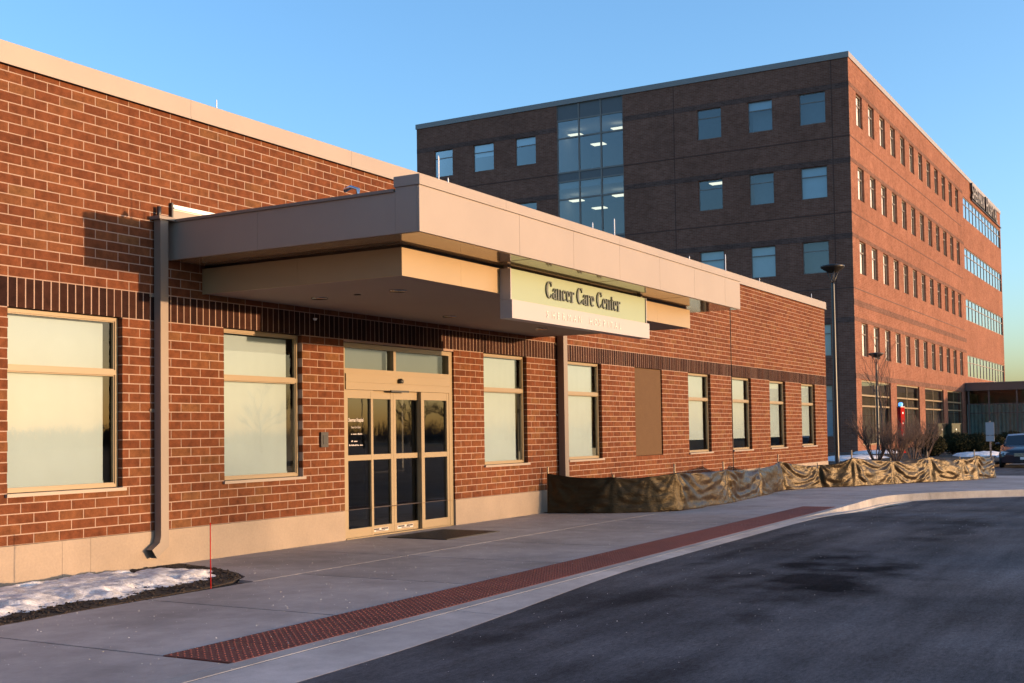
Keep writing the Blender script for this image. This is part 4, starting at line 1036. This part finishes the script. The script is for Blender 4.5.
def bush_mesh(seed, rx, rz):
    random.seed(seed); mb = MB()
    for _ in range(9000):
        v = Vector((random.gauss(0, 1), random.gauss(0, 1), random.gauss(0, 1))).normalized()
        lump = 1 + .16*noise.noise(v*2.2+Vector((seed, 0, 0))) + .08*noise.noise(v*5)
        rr = lump*random.uniform(.55, 1.02); p = Vector((v.x*rx*rr, v.y*rx*rr, rz+v.z*rz*rr))
        if p.z < .02: continue
        s = random.uniform(.018, .036); a = v.cross(Vector((random.uniform(-1, 1), random.uniform(-1, 1), random.uniform(-1, 1)))).normalized(); b = (v*.6+a.cross(v)*.7).normalized()
        mb.add([p-a*s, p+b*s*1.6, p+a*s, p-b*s*.8], [(0, 1, 2, 3)])
    return mb.mesh('foliage', 'leaf')
bm_ = [bush_mesh(2, .72, .52), bush_mesh(11, .85, .55), bush_mesh(17, .66, .48)]
stem = MB(); stem.tube([(0, 0, -.05), (.03, 0, .3), (0, .02, .7)], [.05, .04, .015], 6)
for k, (x, y, s) in enumerate(((0.15, .1, .6), (-.2, -.1, .6), (.1, -.25, .55))): stem.tube([(0, 0, .2), (x, y, s)], [.025, .008], 5)
stm = stem.mesh('stem', 'bark')
for k, (x, y, m_, lb) in enumerate(((58.4, .95, 0, 'round evergreen bush left of the green cabinets'), (63.2, .55, 1, 'wide evergreen bush right of the green cabinets'), (63.6, -.35, 0, 'middle evergreen bush left of the parking sign'), (64.3, -.95, 2, 'evergreen bush directly behind the parking sign'), (65.6, -1.7, 1, 'rightmost evergreen bush, partly behind the parked car'))):
    t = thing('evergreen_bush', lb, 'bush', (x, y, 0), k*.9, 'clipped evergreen bushes'); put('foliage', bm_[m_], t, rel=True); put('stem', stm, t, rel=True)
def tree(loc, h, spread, label, seed, name='bare_tree', depth=5, r0=None, group='bare trees'):
    random.seed(seed); t = thing(name, label, 'tree', loc, 0, group)
    r_ = r0 or h*.018; tr = MB(); tr.tube([(0, 0, -.3), (h*.01, 0, h*.2), (0, h*.01, h*.42)], [r_*1.3, r_, r_*.7], 8); tr.build('trunk', 'bark', t, rel=True)
    cr = MB()
    for k in range(7):
        a = k*.9+random.uniform(-.3, .3); d = Vector((math.cos(a)*spread, math.sin(a)*spread, random.uniform(.5, 1.1))).normalized()
        twigs(cr, Vector((0, 0, h*random.uniform(.22, .42))), d, h*random.uniform(.2, .3), r_*.45, depth-1, .62, 3)
    twigs(cr, Vector((0, h*.01, h*.42)), Vector((.03, .02, 1)).normalized(), h*.28, r_*.55, depth-1, .5, 3)
    cr.build('crown', 'bark', t, rel=True); return t
tree((59.3, 3.35, 0), 6.4, .25, 'thin young bare tree in front of the hospital ground floor', 4, depth=3, r0=.04)
# trees, lamp and woods across the car park, seen mirrored in the glass
tree((86, -67, -.3), 6.6, .9, 'broad bare tree across the car park mirrored in the window beside the doors', 21)
tree((118, -72, -.3), 7.6, .7, 'bare tree across the car park mirrored in the sliding doors', 22)
tree((124, -70, -.3), 8.2, .7, 'bare tree across the car park mirrored in the right door pane', 23)
tree((49.8, -113, -.3), 8.3, .8, 'bare tree across the road, left of the two by the far kerb', 26)
tree((63.0, -112, -.3), 8.0, .8, 'bare tree across the road, right of the two by the far kerb', 27)
tree((56.2, -113, -.3), 8.8, .8, 'bare tree across the road whose shadow touches the wall foot', 24)
tl = thing('car_park_lamp', 'tall single arm lamp across the car park mirrored in the doors', 'street lamp', (119, -80, -.3))
MB().tube([(0, 0, 0), (0, 0, 6.4)], [.12, .07], 8).build('pole', 'dark', tl, rel=True); MB().tube([(0, 0, 6.35), (.5, 0, 6.45)], .05, 6).build('arm', 'dark', tl, rel=True); MB().box(.4, 1.1, -.16, .16, 6.38, 6.52).build('lamp_head', 'dark', tl, rel=True)
random.seed(31); wd_ = MB()
for k in range(420):
    az = random.uniform(R(75), R(215)); rr = random.uniform(185, 235); hgt = random.uniform(2.6, 5.0)*(1+.3*noise.noise((az*6, 0, 0)))
    c = Vector((20+rr*math.sin(az), rr*math.cos(az), -.3)); wid = random.uniform(2.5, 5.5)
    for q in range(80):
        a = random.uniform(0, 6.2832); u = math.sqrt(random.random()); b = c+Vector((math.cos(a)*wid*u, math.sin(a)*wid*u, hgt*random.uniform(0, .6)*(1-u*u*.8)))
        e = b+Vector((random.uniform(-.9, .9), random.uniform(-.9, .9), 0)); e.z = -.3+hgt*math.sqrt(max(.02, 1-u*u))*random.uniform(.75, 1)
        wd_.add([b+Vector((-.14, .06, 0)), b+Vector((.14, -.06, 0)), e+Vector((.07, 0, 0)), e], [(0, 1, 2, 3)])
wd_.build('distant_woods', 'bark', kind='stuff', label='low line of bare woods along the horizon across the road', cat='woods')
# snow remnants in the planting ground
for k, (x, y, a, b, lb) in enumerate(((60.5, -.9, 3.4, 1.0, 'long snow remnant in front of the evergreen bushes'), (57.5, -2.6, 1.6, .55, 'small snow remnant beside the parking sign'), (54, 3.6, 3.4, 1.4, 'snow remnant at the foot of the hospital wall'), (66, 5.2, 2.6, 1.2, 'snow remnant behind the smaller street lamp'))):
    mb = MB(); n = 28
    vs = [(x, y, .17)]
    for rr, h in ((.5, .15), (.85, .09), (1.0, .005)):
        for q in range(n):
            th = 6.2832*q/n; f = 1+.35*noise.noise((math.cos(th)*1.5+k*5, math.sin(th)*1.5, 0)); vs.append((x+a*rr*f*math.cos(th), y+b*rr*f*math.sin(th), h+.05*noise.noise((q*.7, rr*3, k))*(rr < 1)))
    fs = [(0, 1+q, 1+(q+1) % n) for q in range(n)] + [(1+i*n+q, 1+(i+1)*n+q, 1+(i+1)*n+(q+1) % n, 1+i*n+(q+1) % n) for i in range(2) for q in range(n)]
    mb.add(vs, fs, True); mb.build('snow_remnant', 'snow', kind='stuff', label=lb, cat='snow')
